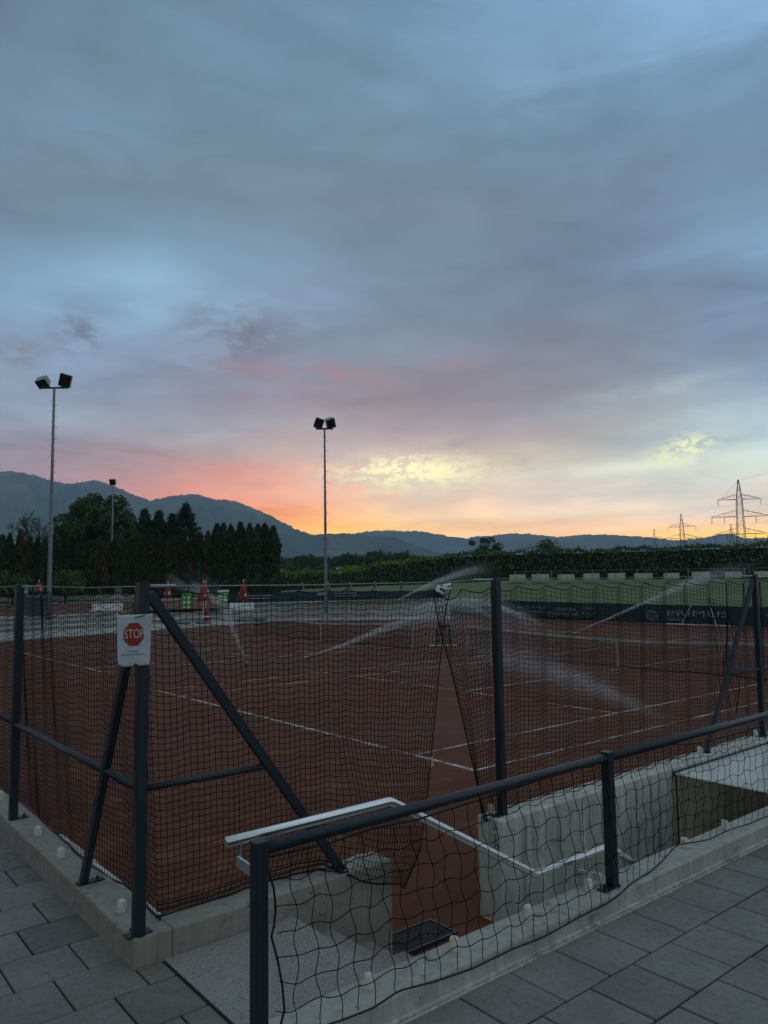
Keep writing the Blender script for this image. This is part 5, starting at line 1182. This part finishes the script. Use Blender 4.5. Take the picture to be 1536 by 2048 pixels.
# --- left net along the left kerb
CL3 = list(np.arange(.12, 13, .36))
def net3(u, v):
    y = lerp(.13, 12.6, u); sc = scal(y, CL3, .10); bz = .172
    z = lerp(2.165 + .01 * u, bz, v) - sc * (1 - .8 * v); x = lerp(.155, .236, v ** 1.3) + crease(y, CL3, .012) * (1 - .5 * v) + .03 * sin(y * 2.1 + v) + .012 * sin(y * 5 + v * 4)
    w_ = max(0, 1 - u * 22); x = lerp(x, lerp(.12, .22, v), w_)
    return (x, y, z + .006 * sin(y * 4 + v * 7))
t = thing('ball_net', 'black ball net hanging along the left kerb wall behind the left post', 'net')
G3 = build_net(t, net3, 275, 45, (1, 0, .05))
part('top_cord', MB().tube([tuple(q) for q in G3[0]], .0045, 5), MATS['cord'], t); part('bottom_cord', MB().tube([tuple(q) for q in G3[-1]], .007, 5), MATS['cord'], t)
for c in CL3[1:18]: q = net3((c - .13) / 12.47, 0); part('hook', MB().tube([(q[0] - .004, c, 2.19), tuple(q)], .0030, 5), MATS['rope_pale'], t)

# labels hanging in the net
def tagsheet(name, label, c, w_, h_, ax, up, mt, bend=.2, cat='label', extra=None):
    t = thing(name, label, cat, c); X = Vector(ax).normalized(); U = Vector(up).normalized(); N = X.cross(U)
    part('sheet', MB().grid(lambda u, v: tuple(X * ((u - .5) * w_) + U * ((v - .5) * h_) + N * (bend * w_ * sin(u * 3.1) * (1 - .5 * v))), 8, 6), MATS[mt], t, smooth=True)
    o = t.children[0].modifiers.new('thickness', 'SOLIDIFY'); o.thickness = .0012
    return t, X, U, N
t, X, U, N = tagsheet('paper_label', 'white crumpled label at the top of the net gap, lower left of two', (2.60, .12, 2.125), .092, .056, (.85, 0, -.45), (.45, 0, .85), 'white', .25)
part('printed_bar', MB().bar(tuple(X * -.03 - N * -.0 + N * .026 + U * .005), tuple(X * .03 + N * .026 + U * .005), .003, .02), MATS['paper_text'], t)
t, X, U, N = tagsheet('paper_label', 'white crumpled label at the top of the net gap, upper right of two', (2.69, .13, 2.155), .092, .05, (.95, 0, .12), (-.12, 0, .95), 'white', .25)
part('printed_bar', MB().bar(tuple(X * -.02 + N * .026), tuple(X * .04 + N * .026), .003, .012), MATS['paper_text'], t)
t, X, U, N = tagsheet('yellow_tag', 'yellow paper tag on a thin wire loop at the net gap', (2.455, .12, .755), .052, .075, (.62, -.25, .40), (-.22, 0, .9), 'yellow', .08, 'tag')
part('wire_loop', MB().tube([(-.012, .0, .03), (-.05, .02, .05), (-.07, .03, .075), (-.085, .05, .10), (-.04, .03, .115), (.0, .02, .10), (.022, .01, .07), (.022, 0, .045), (.008, 0, .034)], .0016, 5), MATS['rope_pale'], t)

# --- stop notice on the corner post
t = thing('stop_notice', 'white paper notice with a red stop octagon tied to the corner post', 'notice', (-.019, .010, 1.875))
PW, PH = .212, .305
def pfn(u, v):
    x = (u - .5) * PW; z = (v - .5) * PH
    y = -.004 - .018 * max(0, (.28 - u) / .28) ** 2 * (1.2 - v) - .008 * max(0, u - .80) * 5 * v + .002 * sin(u * 6 + v * 4)
    if v < .12 and abs(u - .56) < .09: z += .018 * (1 - abs(u - .56) / .09) * (1 - v / .12)
    if v < .25 and u < .2: z += .02 * (1 - u / .2) * (1 - v / .25)
    return (x + .010 * (1 - v) * (1 - 2 * u) * .6, y, z)
part('sheet', MB().grid(pfn, 20, 24), MATS['paper'], t, smooth=True); t.children[0].modifiers.new('thickness', 'SOLIDIFY').thickness = .0008
def onp(u, v, d): q = pfn(u, v); return (q[0], q[1] - d, q[2])
oc = MB(); R_ = .068; cu_, cv_ = .495, .62
oc.v = [onp(cu_, cv_, .0028)] + [onp(cu_ + R_ * f * cos(pi / 8 + k * pi / 4) / PW, cv_ + R_ * 1.08 * f * sin(pi / 8 + k * pi / 4) / PH, .0028) for f in (.5, 1) for k in range(8)]
oc.f = [(0, 1 + k, 1 + (k + 1) % 8) for k in range(8)] + [(1 + k, 9 + k, 9 + (k + 1) % 8, 1 + (k + 1) % 8) for k in range(8)]
part('red_octagon', oc, MATS['stop_red'], t)
q = onp(cu_, cv_, .0062)
o = text_obj('lettering', 'STOP', .072, MATS['stop_white'], t, frame_m(q, (1, 0, 0), (0, 0, 1)), .60, .0003); 
w_ = max(v.co.x for v in o.data.vertices) - min(v.co.x for v in o.data.vertices); o.data.transform(Matrix.Diagonal((.118 / w_, 1.05, 1, 1)))
o2 = text_obj('printed_line', 'Tennisanlage', .0125, MATS['paper_text'], t, frame_m(onp(.47, .295, .0045), (1, 0, -.03), (0, 0, 1)), 1.0, .0002)
o3 = text_obj('printed_line', 'Bitte nicht betreten, Bewässerung', .0115, MATS['paper_text'], t, frame_m(onp(.47, .235, .0045), (1, 0, -.03), (0, 0, 1)), .88, .0002)
part('tie_cord', MB().tube([(.0, -.016, .135), (.05, -.02, .145), (.10, .03, .155), (.12, .10, .16)], .003, 5), MATS['cord'], t)

# --- net pegs on the walls
pegme = MB().lathe([(0, 0), (.030, 0), (.0275, .010), (.0275, .062), (.024, .072), (.012, .078), (0, .079)], 14).mesh('net_peg', MATS['knob'])
for f_ in pegme.polygons: f_.use_smooth = len(f_.vertices) == 4
def peg(x, y, z, lb):
    o = link('net_peg', pegme, None, (x, y, z)); o.rotation_euler = (random.uniform(-.05, .05), random.uniform(-.05, .05), 0); tag(o, lb, 'net peg', 'cream plastic net pegs on the walls')
for i, (x, y) in enumerate(((.087, .419), (.087, 1.67), (.10, 2.343), (.124, 3.72))): peg(x, y, KZ - .001, 'cream plastic net peg on the left kerb wall, %s from the corner post' % ORD[i])
for i, (x, y) in enumerate(((.755, -1.242), (1.371, -1.24), (2.004, -1.238), (2.626, -1.236), (3.861, -1.226), (4.497, -1.22))): peg(x, y, .124, 'cream plastic net peg on the near parapet wall, %s from the left' % ORD[i])
for i, (x, y) in enumerate(((3.30, .275), (6.777, .235), (8.20, .25))): peg(x, y, KZ - .001, 'cream plastic net peg on the retaining wall beside a net post, %s from the left' % ORD[i])
pm = text_obj('pen_writing', 'Ognis ö', .072, MATS['pen'], rw, frame_m((3.1885, .135, .0), (0, 0, 1), (0, 1, 0)), .95, .0004)

# ================================================================== NEAR RAILING
t = thing('railing', 'dark steel railing with a round top rail along the near parapet wall', 'railing', (0, 0, 0))
NY = -1.30
for x in (.083, 2.80, 5.75):
    part('post', MB().bb((x - .032, NY - .032, .125), (x + .032, NY + .032, 1.012)), S, t, bevel=.004)
    m = MB(); m.bb((x - .13, NY - .035, .125), (x + .05, NY + .035, .137)); m.lathe([(0, 0), (.012, 0), (.012, .014), (.006, .015), (.006, .03), (0, .03)], 8, (x - .09, NY, .137)); part('base_plate', m, S, t)
    part('post_cap', MB().bb((x - .034, NY - .034, 1.012), (x + .034, NY + .034, 1.018)), S, t)
for a, b in ((.112, 2.770), (2.83, 5.72), (5.78, 9.5)): part('top_rail', MB().tube([(a, NY, .979), (b, NY, .979)], .030, 18), S, t, smooth=True)
for x in (.80, 1.74, 3.64, 4.6): part('rail_joint', MB().tube([(x - .003, NY, .979), (x + .003, NY, .979)], .0312, 18), MATS['dark_metal'], t)

# coarse net on the railing
tcx = [.12, .25, .45, .74, 1.03, 1.55, 1.82, 2.29, 2.55, 2.80, 3.13, 3.63, 3.84, 4.07, 4.34, 4.86, 5.3, 5.7]; tcz = [.935, .93, .922, .935, .918, .932, .945, .955, .955, .952, .952, .950, .92, .90, .898, .898, .915, .94]
bcx = [.15, .38, .66, .82, 1.05, 1.16, 1.36, 1.56, 1.67, 1.98, 2.27, 2.59, 2.75, 2.90, 3.2, 3.42, 3.72, 3.81, 4.14, 4.5, 5.09, 5.7]; bcz = [.150, .140, .130, .150, .122, .116, .098, .094, .098, .090, .098, .110, .125, .135, .136, .145, .180, .172, .145, .150, .137, .137]
bcy = [-1.34, -1.385, -1.40, -1.402, -1.404, -1.404, -1.404, -1.404, -1.404, -1.404, -1.404, -1.402, -1.395, -1.37, -1.33, -1.29, -1.245, -1.25, -1.28, -1.29, -1.31, -1.33]
def rn(x, v, wob=True):
    zt = float(np.interp(x, tcx, tcz)); zb = float(np.interp(x, bcx, bcz)); yb = float(np.interp(x, bcx, bcy))
    k = (x - .15) / .108
    z = lerp(zt, zb, v); y = lerp(NY - .008, yb, v ** 1.2) - .02 * sin(v * pi)
    if wob:
        ph = v * 6.6 * pi; xx = x + .014 * sin(ph + (k % 2) * 1.2) * min(1, 6 * v) * min(1, 6 * (1 - v)) + .012 * sin(k * 1.7) * sin(v * 5) + .03 * (v - .5) * .6
        z += .009 * sin(k * pi + v * 3) + .006 * sin(k * 2.3 + v * 11); return (xx, y, z)
    return (x, y, z)
t = thing('railing_net', 'coarse black rope net with wavy cords hung under the near railing', 'net')
m = MB(); NV = 7; cols = np.arange(.245, 5.70, .108)
for x in cols: m.strand([rn(x, v) for v in np.linspace(0, 1, 36)], .0026, (0, 1, 0))
for j in range(1, NV): m.strand([rn(x, j / NV) for x in np.arange(.15, 5.70, .018)], .0026, (0, 1, 0))
for x in cols:
    for j in range(1, NV):
        q = rn(x, j / NV); r_ = .0056; b = len(m.v); m.add([(q[0] + r_, q[1], q[2]), (q[0], q[1] + r_, q[2]), (q[0] - r_, q[1], q[2]), (q[0], q[1] - r_, q[2]), (q[0], q[1], q[2] + r_), (q[0], q[1], q[2] - r_)], [(0, 1, 4), (1, 2, 4), (2, 3, 4), (3, 0, 4), (1, 0, 5), (2, 1, 5), (3, 2, 5), (0, 3, 5)])
part('netting', m, MATS['net'], t, 'stuff')
part('top_cord', MB().tube([(x, NY - .006, float(np.interp(x, tcx, tcz))) for x in np.arange(.12, 5.7, .04)], .0052, 6), MATS['cord'], t)
part('bottom_cord', MB().tube([(x, float(np.interp(x, bcx, bcy)) - .003, float(np.interp(x, bcx, bcz)) + .004 * sin(x * 9)) for x in np.arange(.15, 5.7, .03)], .0046, 6), MATS['cord'], t)
part('edge_cord', MB().tube([(.125, NY, .90), (.155, NY - .01, .79), (.162, NY - .015, .70), (.150, NY - .02, .63), (.136, NY - .02, .585), (.165, NY - .03, .47), (.182, NY - .04, .36), (.186, NY - .05, .26), (.155, NY - .04, .15)], .0055, 6), MATS['cord'], t, smooth=True)

# stainless handrail on the stair side
t = thing('handrail', 'bright stainless steel handrail stepping down the stairs behind the near railing', 'handrail', (0, 0, 0))
hp = [(.018, -1.1, .975), (1.032, -1.1, .975), (2.245, -1.1, .285), (3.045, -1.1, .281), (4.6, -1.1, -.63)]
hp2 = [hp[0]]
for a, b, c in zip(hp[:-2], hp[1:-1], hp[2:]):
    b_ = Vector(b); hp2 += [tuple(b_ - (b_ - Vector(a)).normalized() * .012), tuple(b_ + (Vector(c) - b_).normalized() * .012)]
hp2.append(hp[-1])
part('rail', MB().tube(hp2, .025, 16), MATS['stainless'], t, smooth=True)
part('bracket', MB().tube([(.09, -1.1, .955), (.09, -1.1, .87)], .008, 8), MATS['stainless'], t)
part('bracket', MB().bar((.085, -1.09, .87), (.085, -1.268, .86), .012, .05), MATS['stainless'], t)
part('bracket', MB().tube([(2.68, -1.1, .262), (2.68, -1.1, .19)], .008, 8), MATS['stainless'], t)
part('bracket', MB().bar((2.68, -1.09, .19), (2.74, -1.268, .19), .012, .05), MATS['stainless'], t)
